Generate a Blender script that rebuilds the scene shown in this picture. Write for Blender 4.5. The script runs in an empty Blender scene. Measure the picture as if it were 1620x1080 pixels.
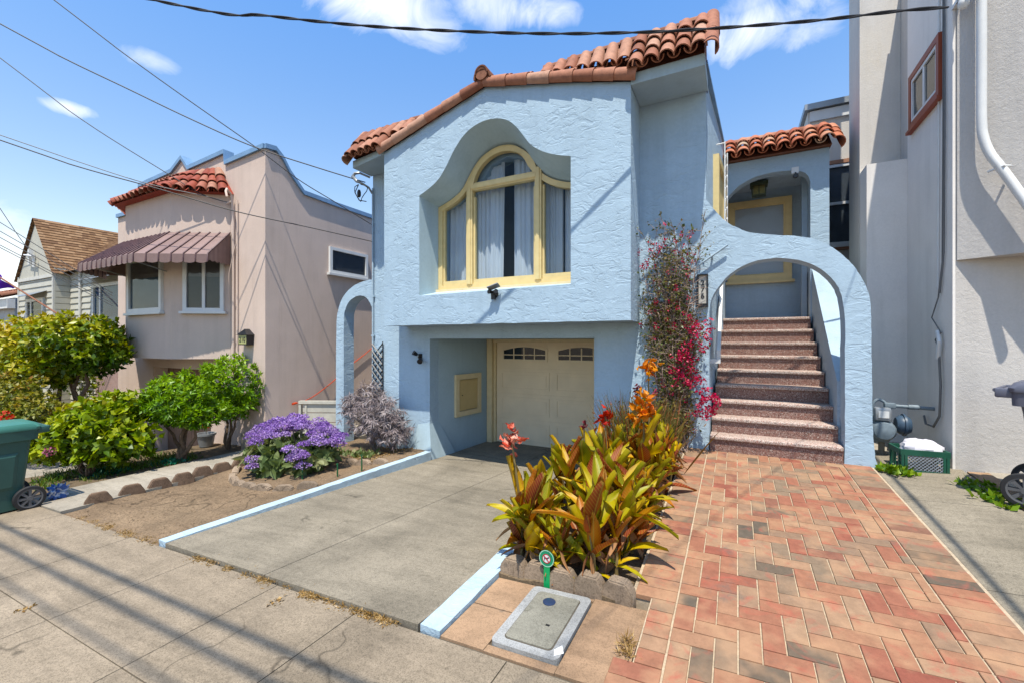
import bpy, bmesh, math, random
import numpy as np
from mathutils import Vector, Matrix, noise
from mathutils.geometry import tessellate_polygon
R = math.radians
rnd = random.Random(7)
C = bpy.context.scene.collection
S = bpy.context.scene
# All coordinates below are metres with x along the street (uphill to the right), y away from the
# street, z measured from eye height; everything is lifted by EYE at the end.
EYE = 1.75
# ---------------------------------------------------------------- camera
cam = bpy.data.objects.new('camera', bpy.data.cameras.new('camera'))
C.objects.link(cam); S.camera = cam
cam.location = (0, 0, EYE); cam.rotation_euler = (R(90), 0, R(27.5))
cam.data.sensor_width = 36; cam.data.lens = 36 * 682 / 1620
cam.data.clip_start = .05; cam.data.clip_end = 3000
# ---------------------------------------------------------------- light
SUN = Vector((.33, -1, 2.64)).normalized()          # towards the sun
sun_el = math.asin(SUN.z); sun_az = math.atan2(SUN.x, SUN.y)
sl = bpy.data.lights.new('sun', 'SUN'); sl.energy = 5.0; sl.angle = R(.5); sl.color = (1, .94, .82)
so = bpy.data.objects.new('sun', sl); C.objects.link(so)
so.rotation_euler = SUN.to_track_quat('Z', 'Y').to_euler(); so.location = (0, 0, 30)
S.view_settings.view_transform = 'Standard'; S.view_settings.look = 'None'
S.view_settings.gamma = 1; S.view_settings.use_curve_mapping = False
S.view_settings.exposure = 0.62
w = bpy.data.worlds.new('World'); S.world = w; w.use_nodes = True
nt = w.node_tree; N = nt.nodes; L = nt.links
for n in list(N): N.remove(n)
def wn(t, **k):
    n = N.new(t)
    for a, b in k.items(): setattr(n, a, b)
    return n
def wm(op, a, b=None, c=None, clamp=False):
    n = N.new('ShaderNodeMath'); n.operation = op; n.use_clamp = clamp
    for i, x in enumerate((a, b, c)):
        if x is None: continue
        if isinstance(x, (int, float)): n.inputs[i].default_value = x
        else: L.new(x, n.inputs[i])
    return n.outputs[0]
sky = wn('ShaderNodeTexSky', sky_type='NISHITA', sun_disc=False, sun_elevation=sun_el, sun_rotation=sun_az,
         altitude=100, air_density=1.0, dust_density=.6, ozone_density=2.0)
tc = wn('ShaderNodeTexCoord')
ns = wn('ShaderNodeTexNoise'); ns.inputs['Scale'].default_value = 9; ns.inputs['Detail'].default_value = 9
ns.inputs['Roughness'].default_value = .62; ns.inputs['Distortion'].default_value = .7
L.new(tc.outputs['Generated'], ns.inputs['Vector'])
th = R(27.5)
def pixdir(u, v):
    a = (u - 810) / 682; b = (540 - v) / 682
    return Vector((a * math.cos(th) - math.sin(th), a * math.sin(th) + math.cos(th), b)).normalized()
total = None
for (u, v, wx, wy, k) in [(620, 8, .17, .06, .9), (660, 34, .12, .045, .75), (760, 12, .08, .04, .6), (850, 16, .085, .035, .9), (1205, 42, .10, .05, 1.0),
                          (1265, 55, .07, .03, .7), (108, 172, .035, .012, .9), (243, 97, .04, .018, .55), (1190, 5, .05, .03, .6),
                          (5, 430, .05, .10, .8)]:
    c = pixdir(u, v); r = Vector((c.y, -c.x, 0)).normalized(); up = r.cross(c)
    sb = wn('ShaderNodeVectorMath', operation='SUBTRACT'); L.new(tc.outputs['Generated'], sb.inputs[0]); sb.inputs[1].default_value = c
    def dot(vec, s):
        d = wn('ShaderNodeVectorMath', operation='DOT_PRODUCT'); L.new(sb.outputs[0], d.inputs[0]); d.inputs[1].default_value = vec / s
        return d.outputs['Value']
    e = wm('ADD', wm('POWER', dot(r, wx), 2), wm('POWER', dot(up, wy), 2))
    e2 = wm('MULTIPLY_ADD', e, -1, 1.0)
    m = wm('MULTIPLY', wm('ADD', e2, wm('MULTIPLY', wm('SUBTRACT', ns.outputs['Fac'], .5), 3.6)), k * .75, clamp=True)
    m = wm('MULTIPLY', m, wm('MULTIPLY_ADD', e, -.22, 1.0, clamp=True))
    total = m if total is None else wm('MAXIMUM', total, m)
total = wm('MULTIPLY', total, .93, clamp=True)
tint = wn('ShaderNodeMix', data_type='RGBA', blend_type='MULTIPLY'); tint.inputs[0].default_value = 1
L.new(sky.outputs[0], tint.inputs[6])
sz = wn('ShaderNodeSeparateXYZ'); L.new(tc.outputs['Generated'], sz.inputs[0])
mr = wn('ShaderNodeMapRange'); L.new(sz.outputs[2], mr.inputs[0]); mr.inputs[1].default_value = .12; mr.inputs[2].default_value = .62
tv_ = wn('ShaderNodeMix', data_type='RGBA'); L.new(mr.outputs[0], tv_.inputs[0]); tv_.inputs[6].default_value = (1.62, 1.36, 1.08, 1); tv_.inputs[7].default_value = (.90, 1.38, 1.72, 1)
L.new(tv_.outputs[2], tint.inputs[7])
cm = wn('ShaderNodeMix', data_type='RGBA'); L.new(total, cm.inputs[0]); L.new(tint.outputs[2], cm.inputs[6]); cm.inputs[7].default_value = (7.4, 7.5, 7.7, 1)
bg = wn('ShaderNodeBackground'); bg.inputs['Strength'].default_value = .12; L.new(cm.outputs[2], bg.inputs['Color'])
ow = wn('ShaderNodeOutputWorld'); L.new(bg.outputs[0], ow.inputs[0])

# ---------------------------------------------------------------- helpers
BASE = {}
def tag(o, label=None, cat=None, group=None, kind=None):
    if label: o['label'] = label
    if cat: o['category'] = cat
    if group: o['group'] = group
    if kind: o['kind'] = kind
    return o
class MB:
    def __init__(s): s.v = []; s.f = []; s.r = []; s.uv = []; s.M = None; s.smooth = []; s.sm = False
    def add(s, verts, faces, r=None, sm=None, uvs=None):
        b = len(s.v)
        if s.M is not None: verts = [s.M @ Vector(p) for p in verts]
        s.v += [tuple(p) for p in verts]
        for i, f in enumerate(faces):
            s.f.append([b + k for k in f]); s.r.append(rnd.random() if r is None else r); s.smooth.append(s.sm if sm is None else sm)
        return s
    def box(s, x0, x1, y0, y1, z0, z1, r=None):
        x0, x1 = min(x0, x1), max(x0, x1); y0, y1 = min(y0, y1), max(y0, y1); z0, z1 = min(z0, z1), max(z0, z1)
        if r is None: r = rnd.random()
        return s.add([(x0,y0,z0),(x1,y0,z0),(x1,y1,z0),(x0,y1,z0),(x0,y0,z1),(x1,y0,z1),(x1,y1,z1),(x0,y1,z1)],
              [(0,3,2,1),(4,5,6,7),(0,1,5,4),(1,2,6,5),(2,3,7,6),(3,0,4,7)], r, False)
    def bbox(s, x0, x1, y0, y1, z0, z1, b=.006, r=None):      # box with chamfered edges
        if r is None: r = rnd.random()
        bm = bmesh.new(); bmesh.ops.create_cube(bm, size=1)
        for v in bm.verts: v.co = Vector(((x0+x1)/2+v.co.x*abs(x1-x0), (y0+y1)/2+v.co.y*abs(y1-y0), (z0+z1)/2+v.co.z*abs(z1-z0)))
        bmesh.ops.bevel(bm, geom=bm.edges[:], offset=b, segments=2, affect='EDGES', profile=.5)
        bm.verts.index_update()
        s.add([v.co[:] for v in bm.verts], [[v.index for v in f.verts] for f in bm.faces], r, True); bm.free(); return s
    def quad(s, a, b, c, d, r=None): return s.add([a, b, c, d], [(0,1,2,3)], r, False)
    def tube(s, pts, rad, n=8, cap=True, r=None):
        pts = [Vector(p) for p in pts]; k = len(pts)
        rad = [rad]*k if isinstance(rad, (int, float)) else list(rad)
        if r is None: r = rnd.random()
        vs = []; prev = None
        for i, p in enumerate(pts):
            t = (pts[min(i+1, k-1)] - pts[max(i-1, 0)]).normalized()
            if prev is None:
                a = Vector((0,0,1)) if abs(t.z) < .9 else Vector((1,0,0)); u = t.cross(a).normalized()
            else: u = (prev - t * prev.dot(t)).normalized()
            prev = u; w_ = t.cross(u)
            for j in range(n):
                an = 2*math.pi*j/n; vs.append(p + (u*math.cos(an)+w_*math.sin(an))*rad[i])
        fs = [(i*n+j, i*n+(j+1)%n, (i+1)*n+(j+1)%n, (i+1)*n+j) for i in range(k-1) for j in range(n)]
        if cap: fs += [tuple(range(n))[::-1], tuple((k-1)*n+j for j in range(n))]
        return s.add(vs, fs, r, True)
    def lathe(s, prof, c, n=20, axis='Z', r=None, cap=True):
        c = Vector(c); vs = []
        for (ra, h) in prof:
            for j in range(n):
                an = 2*math.pi*j/n; a, b = ra*math.cos(an), ra*math.sin(an)
                vs.append(c + (Vector((a,b,h)) if axis == 'Z' else Vector((a,h,-b)) if axis == 'Y' else Vector((h,a,b))))
        k = len(prof)
        fs = [(i*n+j, i*n+(j+1)%n, (i+1)*n+(j+1)%n, (i+1)*n+j) for i in range(k-1) for j in range(n)]
        if cap: fs += [tuple(range(n))[::-1], tuple((k-1)*n+j for j in range(n))]
        return s.add(vs, fs, .5 if r is None else r, True)
    def prism(s, poly, y0, y1, holes=(), r=.5, back=True):     # polygon in the XZ plane pushed along y
        loops = [list(poly)] + [list(h) for h in holes]
        tri = tessellate_polygon([[Vector((x, z, 0)) for x, z in l] for l in loops])
        flat = [p for l in loops for p in l]; n = len(flat)
        def ori(t, want):
            a, b, c = (flat[i] for i in t)
            ar = (b[0]-a[0])*(c[1]-a[1])-(b[1]-a[1])*(c[0]-a[0])
            return t if (ar > 0) == want else t[::-1]
        vs = [(x, y0, z) for x, z in flat] + [(x, y1, z) for x, z in flat]
        fs = [ori(tuple(t), True) for t in tri]
        if back: fs += [tuple(n+i for i in ori(tuple(t), False)) for t in tri]
        o = 0
        for li, l in enumerate(loops):
            k = len(l); ar = sum(l[i][0]*l[(i+1)%k][1]-l[(i+1)%k][0]*l[i][1] for i in range(k))
            for i in range(k):
                a, b = o+i, o+(i+1)%k; q = (a, n+a, n+b, b)
                if (ar > 0) == (li == 0): q = q[::-1] if False else q
                fs.append(q if (ar > 0) == (li > 0) else q[::-1])
            o += k
        return s.add(vs, fs, r, False)
    def hprism(s, poly, z0, z1, r=.5):                         # polygon in the XY plane pushed along z (convex-ish)
        n = len(poly); ar = sum(poly[i][0]*poly[(i+1)%n][1]-poly[(i+1)%n][0]*poly[i][1] for i in range(n))
        if ar < 0: poly = poly[::-1]
        f0 = z0 if callable(z0) else (lambda x, y: z0); f1 = z1 if callable(z1) else (lambda x, y: z1)
        vs = [(x, y, f0(x, y)) for x, y in poly] + [(x, y, f1(x, y)) for x, y in poly]
        return s.add(vs, [tuple(range(n))[::-1], tuple(range(n, 2*n))] + [(i, (i+1)%n, n+(i+1)%n, n+i) for i in range(n)], r, False)
    def band(s, poly, w_, y0, y1, r=.5):                       # closed frame of width w_ inside an XZ outline
        n = len(poly); ar = sum(poly[i][0]*poly[(i+1)%n][1]-poly[(i+1)%n][0]*poly[i][1] for i in range(n))
        if ar < 0: poly = poly[::-1]
        inn = inset(poly, w_)
        vs = [(x, y0, z) for x, z in poly] + [(x, y0, z) for x, z in inn] + [(x, y1, z) for x, z in poly] + [(x, y1, z) for x, z in inn]
        fs = []
        for i in range(n):
            j = (i+1) % n
            fs += [(i, j, n+j, n+i), (2*n+i, 3*n+i, 3*n+j, 2*n+j), (i, 2*n+i, 2*n+j, j), (n+i, n+j, 3*n+j, 3*n+i)]
        return s.add(vs, fs, r, False)
def inset(poly, w_):
    n = len(poly); out = []
    for i in range(n):
        p0, p1, p2 = (Vector(poly[k % n]) for k in (i-1, i, i+1))
        a = (p1-p0).normalized(); b = (p2-p1).normalized()
        na = Vector((-a.y, a.x)); nb = Vector((-b.y, b.x)); m = (na+nb)
        if m.length < 1e-6: m = na
        m.normalize(); d = w_ / max(.35, m.dot(na)); out.append((p1.x+m.x*d, p1.y+m.y*d))
    return out
def smoothline(pts, sub=4, jit=0.0):                           # Catmull-Rom through 2D points
    out = []; n = len(pts)
    for i in range(n-1):
        p0, p1, p2, p3 = pts[max(i-1,0)], pts[i], pts[i+1], pts[min(i+2,n-1)]
        for k in range(sub):
            t = k/sub
            q = [.5*((2*p1[a])+(-p0[a]+p2[a])*t+(2*p0[a]-5*p1[a]+4*p2[a]-p3[a])*t*t+(-p0[a]+3*p1[a]-3*p2[a]+p3[a])*t**3) for a in range(len(p1))]
            if jit: q = [c + rnd.uniform(-jit, jit) for c in q]
            out.append(tuple(q))
    out.append(tuple(pts[-1])); return out
def mkmesh(name, mb, mat, off):
    me = bpy.data.meshes.new(name)
    me.from_pydata([(x-off[0], y-off[1], z-off[2]) for x, y, z in mb.v], [], mb.f)
    me.polygons.foreach_set('use_smooth', mb.smooth)
    at = me.attributes.new('rnd', 'FLOAT', 'FACE'); at.data.foreach_set('value', mb.r)
    me.materials.append(mat); me.update()
    if any(mb.smooth):
        try: me.set_sharp_from_angle(angle=R(42))
        except Exception: pass
    return me
def thing(name, label, cat, base, group=None, kind=None):
    o = bpy.data.objects.new(name, None); C.objects.link(o); o.location = base; o.empty_display_size = .2
    BASE[o.name] = Vector(base); return tag(o, label, cat, group, kind)
def part(name, mb, mat, parent, label=None, kind=None):
    b = BASE[parent.name]; me = mb if isinstance(mb, bpy.types.Mesh) else mkmesh(name, mb, mat, b)
    o = bpy.data.objects.new(name, me); C.objects.link(o); o.parent = parent; BASE[o.name] = b
    return tag(o, label, None, None, kind)
def single(name, mb, mat, label=None, cat=None, group=None, kind=None, base=None):
    if base is None:
        xs = [p[0] for p in mb.v]; ys = [p[1] for p in mb.v]; zs = [p[2] for p in mb.v]
        base = ((min(xs)+max(xs))/2, (min(ys)+max(ys))/2, min(zs))
    o = bpy.data.objects.new(name, mkmesh(name, mb, mat, base)); C.objects.link(o); o.location = base
    BASE[o.name] = Vector(base); return tag(o, label, cat, group, kind)
def struct(name, mb, mat): return single(name, mb, mat, kind='structure', base=(0,0,0))
def kids(o): return [c for c in bpy.data.objects if c.parent == o]
def copy_tree(o, loc=None, rot=None, label=None):
    c = o.copy(); C.objects.link(c)
    if loc is not None: c.location = loc
    if rot is not None: c.rotation_euler = rot
    if label: c['label'] = label
    for k in kids(o):
        d = k.copy(); C.objects.link(d); d.parent = c
        for g in kids(k):
            e = g.copy(); C.objects.link(e); e.parent = d
    return c
def textmesh(s, size, M, depth=.004):
    cu = bpy.data.curves.new('text', 'FONT'); cu.body = s; cu.size = size; cu.extrude = depth; cu.align_x = 'CENTER'; cu.align_y = 'CENTER'; cu.offset = size*.012
    o = bpy.data.objects.new('text', cu); C.objects.link(o)
    bpy.context.view_layer.update()
    me = o.evaluated_get(bpy.context.evaluated_depsgraph_get()).to_mesh()
    mb = MB(); mb.M = M; mb.add([v.co[:] for v in me.vertices], [list(p.vertices) for p in me.polygons], .5, False)
    bpy.data.objects.remove(o); bpy.data.curves.remove(cu); return mb
def ray(u, v):
    a = (u-810)/682; return Vector((a*math.cos(th)-math.sin(th), a*math.sin(th)+math.cos(th), (540-v)/682))
def on_line(px, p, q):                                       # points seen at px on the vertical plane through p and q
    p, q = Vector(p), Vector(q); d = (q-p); out = []
    for u, v in px:
        r = ray(u, v); t = (p.x*d.y - p.y*d.x)/(r.x*d.y - r.y*d.x); out.append(r*t)
    return out
# ---------------------------------------------------------------- materials
class NT:
    def __init__(s, name):
        s.m = bpy.data.materials.new(name); s.m.use_nodes = True; s.t = s.m.node_tree; s.n = s.t.nodes; s.l = s.t.links
        s.b = s.n['Principled BSDF']; s.out = s.n['Material Output']
    def new(s, t, **k):
        n = s.n.new(t)
        for a, b in k.items(): setattr(n, a, b)
        return n
    def set(s, sock, x):
        if isinstance(x, (int, float)): sock.default_value = x
        elif isinstance(x, (tuple, list)): sock.default_value = tuple(x) + ((1,) if len(x) == 3 and sock.type == 'RGBA' else ())
        else: s.l.new(x, sock)
    def pos(s): return s.new('ShaderNodeNewGeometry').outputs['Position']
    def noise(s, sc, det=4, rough=.55, dist=0, vec=None, scale3=None):
        n = s.new('ShaderNodeTexNoise'); n.inputs['Scale'].default_value = sc; n.inputs['Detail'].default_value = det
        n.inputs['Roughness'].default_value = rough; n.inputs['Distortion'].default_value = dist
        v = vec or s.pos()
        if scale3:
            mp = s.new('ShaderNodeMapping'); mp.inputs['Scale'].default_value = scale3; s.l.new(v, mp.inputs[0]); v = mp.outputs[0]
        s.l.new(v, n.inputs['Vector']); return n.outputs['Fac']
    def ramp(s, f, stops, interp='LINEAR'):
        n = s.new('ShaderNodeValToRGB'); n.color_ramp.interpolation = interp; e = n.color_ramp.elements
        while len(e) < len(stops): e.new(.5)
        for i, (p, c) in enumerate(stops): e[i].position = p; e[i].color = (*c, 1) if len(c) == 3 else c
        s.set(n.inputs[0], f); return n.outputs[0]
    def mix(s, f, a, b, mode='MIX'):
        n = s.new('ShaderNodeMix', data_type='RGBA', blend_type=mode); s.set(n.inputs[0], f); s.set(n.inputs[6], a); s.set(n.inputs[7], b); return n.outputs[2]
    def math(s, op, a, b=None, clamp=False):
        n = s.new('ShaderNodeMath', operation=op); n.use_clamp = clamp; s.set(n.inputs[0], a)
        if b is not None: s.set(n.inputs[1], b)
        return n.outputs[0]
    def attr(s, name='rnd'): return s.new('ShaderNodeAttribute', attribute_name=name).outputs['Fac']
    def bump(s, h, strength=.5, dist=.01, prev=None):
        n = s.new('ShaderNodeBump'); n.inputs['Strength'].default_value = strength; n.inputs['Distance'].default_value = dist
        s.l.new(h, n.inputs['Height'])
        if prev is not None: s.l.new(prev, n.inputs['Normal'])
        s.l.new(n.outputs[0], s.b.inputs['Normal']); return n.outputs[0]
    def fin(s, col=None, rough=.7, metal=0, spec=.4):
        if col is not None: s.set(s.b.inputs['Base Color'], col)
        s.set(s.b.inputs['Roughness'], rough); s.set(s.b.inputs['Metallic'], metal); s.b.inputs['Specular IOR Level'].default_value = spec
        return s.m
def mul(c, k): return tuple(min(1, x*k) for x in c)
def M_plain(name, c, rough=.6, var=.12, sc=6, metal=0, spec=.4, bump=0, bs=60, rv=0):
    t = NT(name); col = t.ramp(t.noise(sc, 5), [(.3, mul(c, 1-var)), (.7, mul(c, 1+var))])
    if rv: col = t.mix(1, col, t.ramp(t.attr(), [(0, (1-rv,)*3), (1, (1+rv*.6 if rv < .6 else 1,)*3)]), 'MULTIPLY')
    if bump: t.bump(t.noise(bs, 4), bump, .005)
    return t.fin(col, rough, metal, spec)
def M_stucco(name, c, sc=1.0, st=.6, warm=None, rough=.85, dist=.02, fine=.35, ridge=True):
    t = NT(name)
    col = t.ramp(t.noise(.9, 6, .6), [(.3, mul(c, .92)), (.7, mul(c, 1.06))])
    fn = t.noise(26*sc, 5, .6); col = t.mix(.5, col, t.ramp(fn, [(.3, mul(c, .9)), (.7, mul(c, 1.08))]))
    if warm: col = t.mix(t.ramp(t.noise(1.7, 7, .7, .6, scale3=(1, 1, .25)), [(.52, (0,0,0)), (.8, (.55,.55,.55))]), col, warm)
    col = t.mix(t.ramp(t.noise(1, 5, .6, scale3=(5, 5, .35)), [(.5, (0,0,0)), (.72, (.5,)*3)]), col, mul(c, .78))
    col = t.mix(t.ramp(t.noise(2.2, 3), [(.45, (0,0,0)), (.7, (.35,)*3)]), col, mul(c, 1.14))
    dirt = t.ramp(t.noise(5*sc, 8, .75), [(.6, (0,0,0)), (.85, (.35,.35,.35))]); col = t.mix(dirt, col, mul(c, .72))
    nr = None
    if ridge:
        h = t.ramp(t.noise(5.0*sc, 6, .6, .8, scale3=(1, 1, 2.1)), [(.38, (0,0,0)), (.47, (.5,)*3), (.5, (.9,)*3), (.55, (.66,)*3), (.75, (1,1,1))])
        h = t.math('MULTIPLY', h, t.ramp(t.noise(1.6*sc, 3), [(.38, (.25,)*3), (.62, (1,1,1))]))
        nr = t.bump(h, st, dist)
    nr = t.bump(t.noise(14*sc, 5, .6, .5), st*.6, dist*.5, nr)
    t.bump(t.noise(110*sc, 3, .6), fine, .004, nr)
    return t.fin(col, rough, 0, .25)
def M_concrete(name, c, speck=.35, rv=.12, stain=(.14,.12,.10), warm=None, ps=130):
    t = NT(name)
    col = t.ramp(t.noise(1.3, 8, .68, .4, scale3=(1, .45, 1)), [(.3, mul(c, .68)), (.52, c), (.72, mul(c, 1.22))])
    col = t.mix(1, col, t.ramp(t.attr(), [(0, (1-rv,)*3), (1, (1,)*3)]), 'MULTIPLY')
    col = t.mix(t.ramp(t.noise(.55, 7, .7), [(.5, (0,0,0)), (.8, (.4,)*3)]), col, warm or mul(c, .8))
    vo = t.new('ShaderNodeTexVoronoi'); vo.inputs['Scale'].default_value = 3.2; t.l.new(t.pos(), vo.inputs['Vector']); col = t.mix(t.mix(1, t.ramp(t.math('ADD', vo.outputs['Distance'], t.math('MULTIPLY', t.noise(30, 3), .12)), [(.10, (.6,)*3), (.14, (0,0,0))]), t.ramp(t.noise(1.1, 2), [(.5, (0,0,0)), (.6, (1,1,1))]), 'MULTIPLY'), col, stain)
    cr = t.ramp(t.noise(.8, 4, .5, .3), [(.494, (0,0,0)), (.4985, (.8,)*3), (.5015, (.8,)*3), (.506, (0,0,0))]); cr = t.mix(1, cr, t.ramp(t.noise(.5, 2), [(.54, (0,0,0)), (.58, (1,1,1))]), 'MULTIPLY'); col = t.mix(cr, col, mul(c, .3))
    sp = t.noise(ps, 3, .7); col = t.mix(1, col, t.ramp(sp, [(.36, (1-speck,)*3), (.52, (1,)*3)]), 'MULTIPLY')
    sp2 = t.noise(38, 4, .75); col = t.mix(1, col, t.ramp(sp2, [(.34, (1-speck*.55,)*3), (.52, (1,)*3)]), 'MULTIPLY')
    col = t.mix(1, col, t.ramp(t.noise(3.5, 7, .72, .6, scale3=(.35, 1.6, 1)), [(.36, (.78,)*3), (.56, (1,)*3)]), 'MULTIPLY')
    col = t.mix(t.ramp(t.noise(2.6, 9, .75, 1), [(.62, (0,0,0)), (.78, (.5,)*3)]), col, stain)
    t.bump(sp, .35, .003, t.bump(t.noise(20, 6), .25, .006))
    return t.fin(col, .9, 0, .2)
def M_rnd(name, stops, rough=.6, var=.25, sc=30, bump=.2, bs=90, spec=.35, blot=None):
    t = NT(name); col = t.ramp(t.attr(), stops)
    col = t.mix(1, col, t.ramp(t.noise(sc, 5, .65), [(.3, (1-var,)*3), (.7, (1,)*3)]), 'MULTIPLY')
    if blot: col = t.mix(t.ramp(t.noise(blot[1], 6, .7), [(blot[2], (0,0,0)), (blot[2]+.18, (blot[3],)*3)]), col, blot[0])
    if bump: t.bump(t.noise(bs, 4), bump, .004)
    return t.fin(col, rough, 0, spec)
def M_leaf(name, stops, edge=None, vein=None, rough=.42, trans=.35, tc_=None, spec=.4):
    t = NT(name); col = t.ramp(t.attr(), stops)
    col = t.mix(1, col, t.ramp(t.noise(6, 4), [(.3, (.72,.72,.72)), (.7, (1,1,1))]), 'MULTIPLY')
    if edge or vein:
        uv = t.new('ShaderNodeSeparateXYZ'); u_ = t.new('ShaderNodeUVMap'); t.l.new(u_.outputs[0], uv.inputs[0])
        ac = t.math('MULTIPLY', t.math('ABSOLUTE', t.math('SUBTRACT', uv.outputs[1], .5)), 2)
        if edge:
            e = t.math('ADD', ac, t.math('MULTIPLY', uv.outputs[0], .35)); e = t.math('ADD', e, t.math('MULTIPLY', t.noise(9, 4), .9))
            col = t.mix(t.ramp(t.math('SUBTRACT', e, .75), [(.45, (0,0,0)), (.85, (.85,)*3)]), col, edge)
        if vein:
            st = t.math('SINE', t.math('ADD', t.math('MULTIPLY', uv.outputs[0], 75), t.math('MULTIPLY', ac, -16)))
            col = t.mix(t.ramp(st, [(.2, (0,0,0)), (1, (.4,.4,.4))]), col, vein)
            col = t.mix(t.ramp(ac, [(.02, (.8,.8,.8)), (.1, (0,0,0))]), col, vein)
    t.set(t.b.inputs['Base Color'], col); t.b.inputs['Roughness'].default_value = rough; t.b.inputs['Specular IOR Level'].default_value = spec
    tr = t.new('ShaderNodeBsdfTranslucent'); t.l.new(t.mix(1, col, tc_ or (1.0, 1.0, .55), 'MULTIPLY'), tr.inputs[0])
    mx = t.new('ShaderNodeMixShader'); mx.inputs[0].default_value = trans
    t.l.new(t.b.outputs[0], mx.inputs[1]); t.l.new(tr.outputs[0], mx.inputs[2]); t.l.new(mx.outputs[0], t.out.inputs[0])
    return t.m
def M_glass(name, tint=(.02,.03,.04), alpha=.5, rough=.03):
    t = NT(name); t.fin(tint, rough, 0, .9)
    tp = t.new('ShaderNodeBsdfTransparent'); tp.inputs[0].default_value = (.9,.93,.95,1)
    mx = t.new('ShaderNodeMixShader'); mx.inputs[0].default_value = 1-alpha
    t.bump(t.noise(1.2, 2), .05, .02)
    t.l.new(t.b.outputs[0], mx.inputs[1]); t.l.new(tp.outputs[0], mx.inputs[2]); t.l.new(mx.outputs[0], t.out.inputs[0]); return t.m
BLUE = (.435, .55, .645)
m_blue = M_stucco('blue_stucco', BLUE, 1, .40)
m_blue_s = M_stucco('smooth_blue_stucco', (.44, .55, .61), 1, .12, fine=.15, ridge=False)
m_blue_l = M_stucco('pale_blue_paint', (.40, .50, .58), 1.2, .35, rough=.7)
m_tan = M_stucco('tan_stucco', (.65, .525, .455), 2.0, .3, rough=.9, dist=.010, fine=.5, ridge=False)
m_white = M_stucco('white_stucco', (.58, .55, .52), 1.6, .8, rough=.9, dist=.022, fine=.8, ridge=False)
m_white2 = M_stucco('stained_cream_stucco', (.66, .62, .57), 2.6, .5, warm=(.60, .50, .34), rough=.9, dist=.02, fine=.6, ridge=False)
m_whsm = M_stucco('smooth_white_stucco', (.84, .80, .76), 2, .1, rough=.9, fine=.2, ridge=False)
m_cream = M_plain('cream_trim_paint', (.78, .65, .42), .5, .07, 8, bump=.1)
m_yel = M_plain('yellow_trim_paint', (.74, .60, .33), .45, .08, 8, bump=.1)
m_door = M_plain('cream_door_paint', (.88, .75, .56), .55, .06, 3, bump=.05)
m_groove = M_plain('shadow_groove', (.20, .17, .13), .8)
m_tile = M_rnd('terracotta_tile', [(0, (.27,.115,.075)), (.35, (.40,.185,.125)), (.7, (.48,.24,.165)), (1, (.55,.34,.25))], .75, .35, 14, .4, 60, .25, blot=((.22,.12,.08), 7, .58, .6))
m_tile_red = M_rnd('red_clay_tile', [(0, (.24,.065,.045)), (.5, (.36,.11,.075)), (1, (.44,.25,.18))], .7, .3, 12, .3, 60, .3, blot=((.35,.2,.16), 6, .6, .6))
m_tile_old = M_rnd('weathered_tile', [(0, (.22,.10,.07)), (1, (.42,.22,.15))], .85, .4, 12, .4, 50, .2)
m_walk = M_concrete('sidewalk_concrete', (.36, .295, .222), .45, .14, stain=(.13,.105,.08), warm=(.25,.20,.14))
m_drive = M_concrete('driveway_concrete', (.315, .275, .215), .5, .08, stain=(.11,.095,.075), warm=(.23,.20,.15), ps=170)
m_path = M_concrete('pale_path_concrete', (.42, .375, .31), .3, .06)
m_patch = M_concrete('tan_patch_concrete', (.42, .285, .19), .3, .1, warm=(.36,.25,.17))
m_lid = M_concrete('light_concrete_lid', (.30, .285, .235), .35, .06)
m_lidring = M_concrete('pale_concrete_ring', (.42, .42, .41), .35, .04)
m_joint = M_plain('dark_joint', (.10, .085, .065), .95, .3, 20)
m_soilbase = M_plain('ground_soil', (.16, .12, .085), .95, .3, 3)
m_asph = M_concrete('asphalt', (.06, .06, .062), .3, .05, stain=(.03,.03,.03))
m_mortar = M_plain('mortar', (.46, .37, .27), .95, .2, 40, bump=.4)
m_glass = M_glass('window_glass', alpha=.11)
m_glassm = M_glass('medium_window_glass', alpha=.35)
m_glassd = M_glass('dark_window_glass', (.012,.016,.02), .8)
m_curt = M_plain('white_curtain', (.86, .90, .97), .9, .05, 3)
m_room = M_plain('dark_room', (.055, .05, .05), .9)
m_navy = M_plain('navy_fabric', (.02, .05, .13), .9)
m_black = M_plain('black_metal', (.015, .015, .017), .4, .2)
m_blackr = M_plain('black_rubber', (.02, .02, .022), .65, .2)
m_whitep = M_plain('white_paint', (.72, .72, .71), .45, .05)
m_grayp = M_plain('grey_metal', (.32, .34, .36), .4, .12, metal=.4)
m_brass = M_plain('aged_brass', (.16, .15, .07), .45, .3, 20, metal=.5)
m_flash = M_plain('blue_grey_flashing', (.22, .34, .50), .5, .15, 5)
m_wire = M_plain('black_cable', (.018, .018, .022), .6)
m_wireg = M_plain('grey_cable', (.16, .16, .16), .6)
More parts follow.
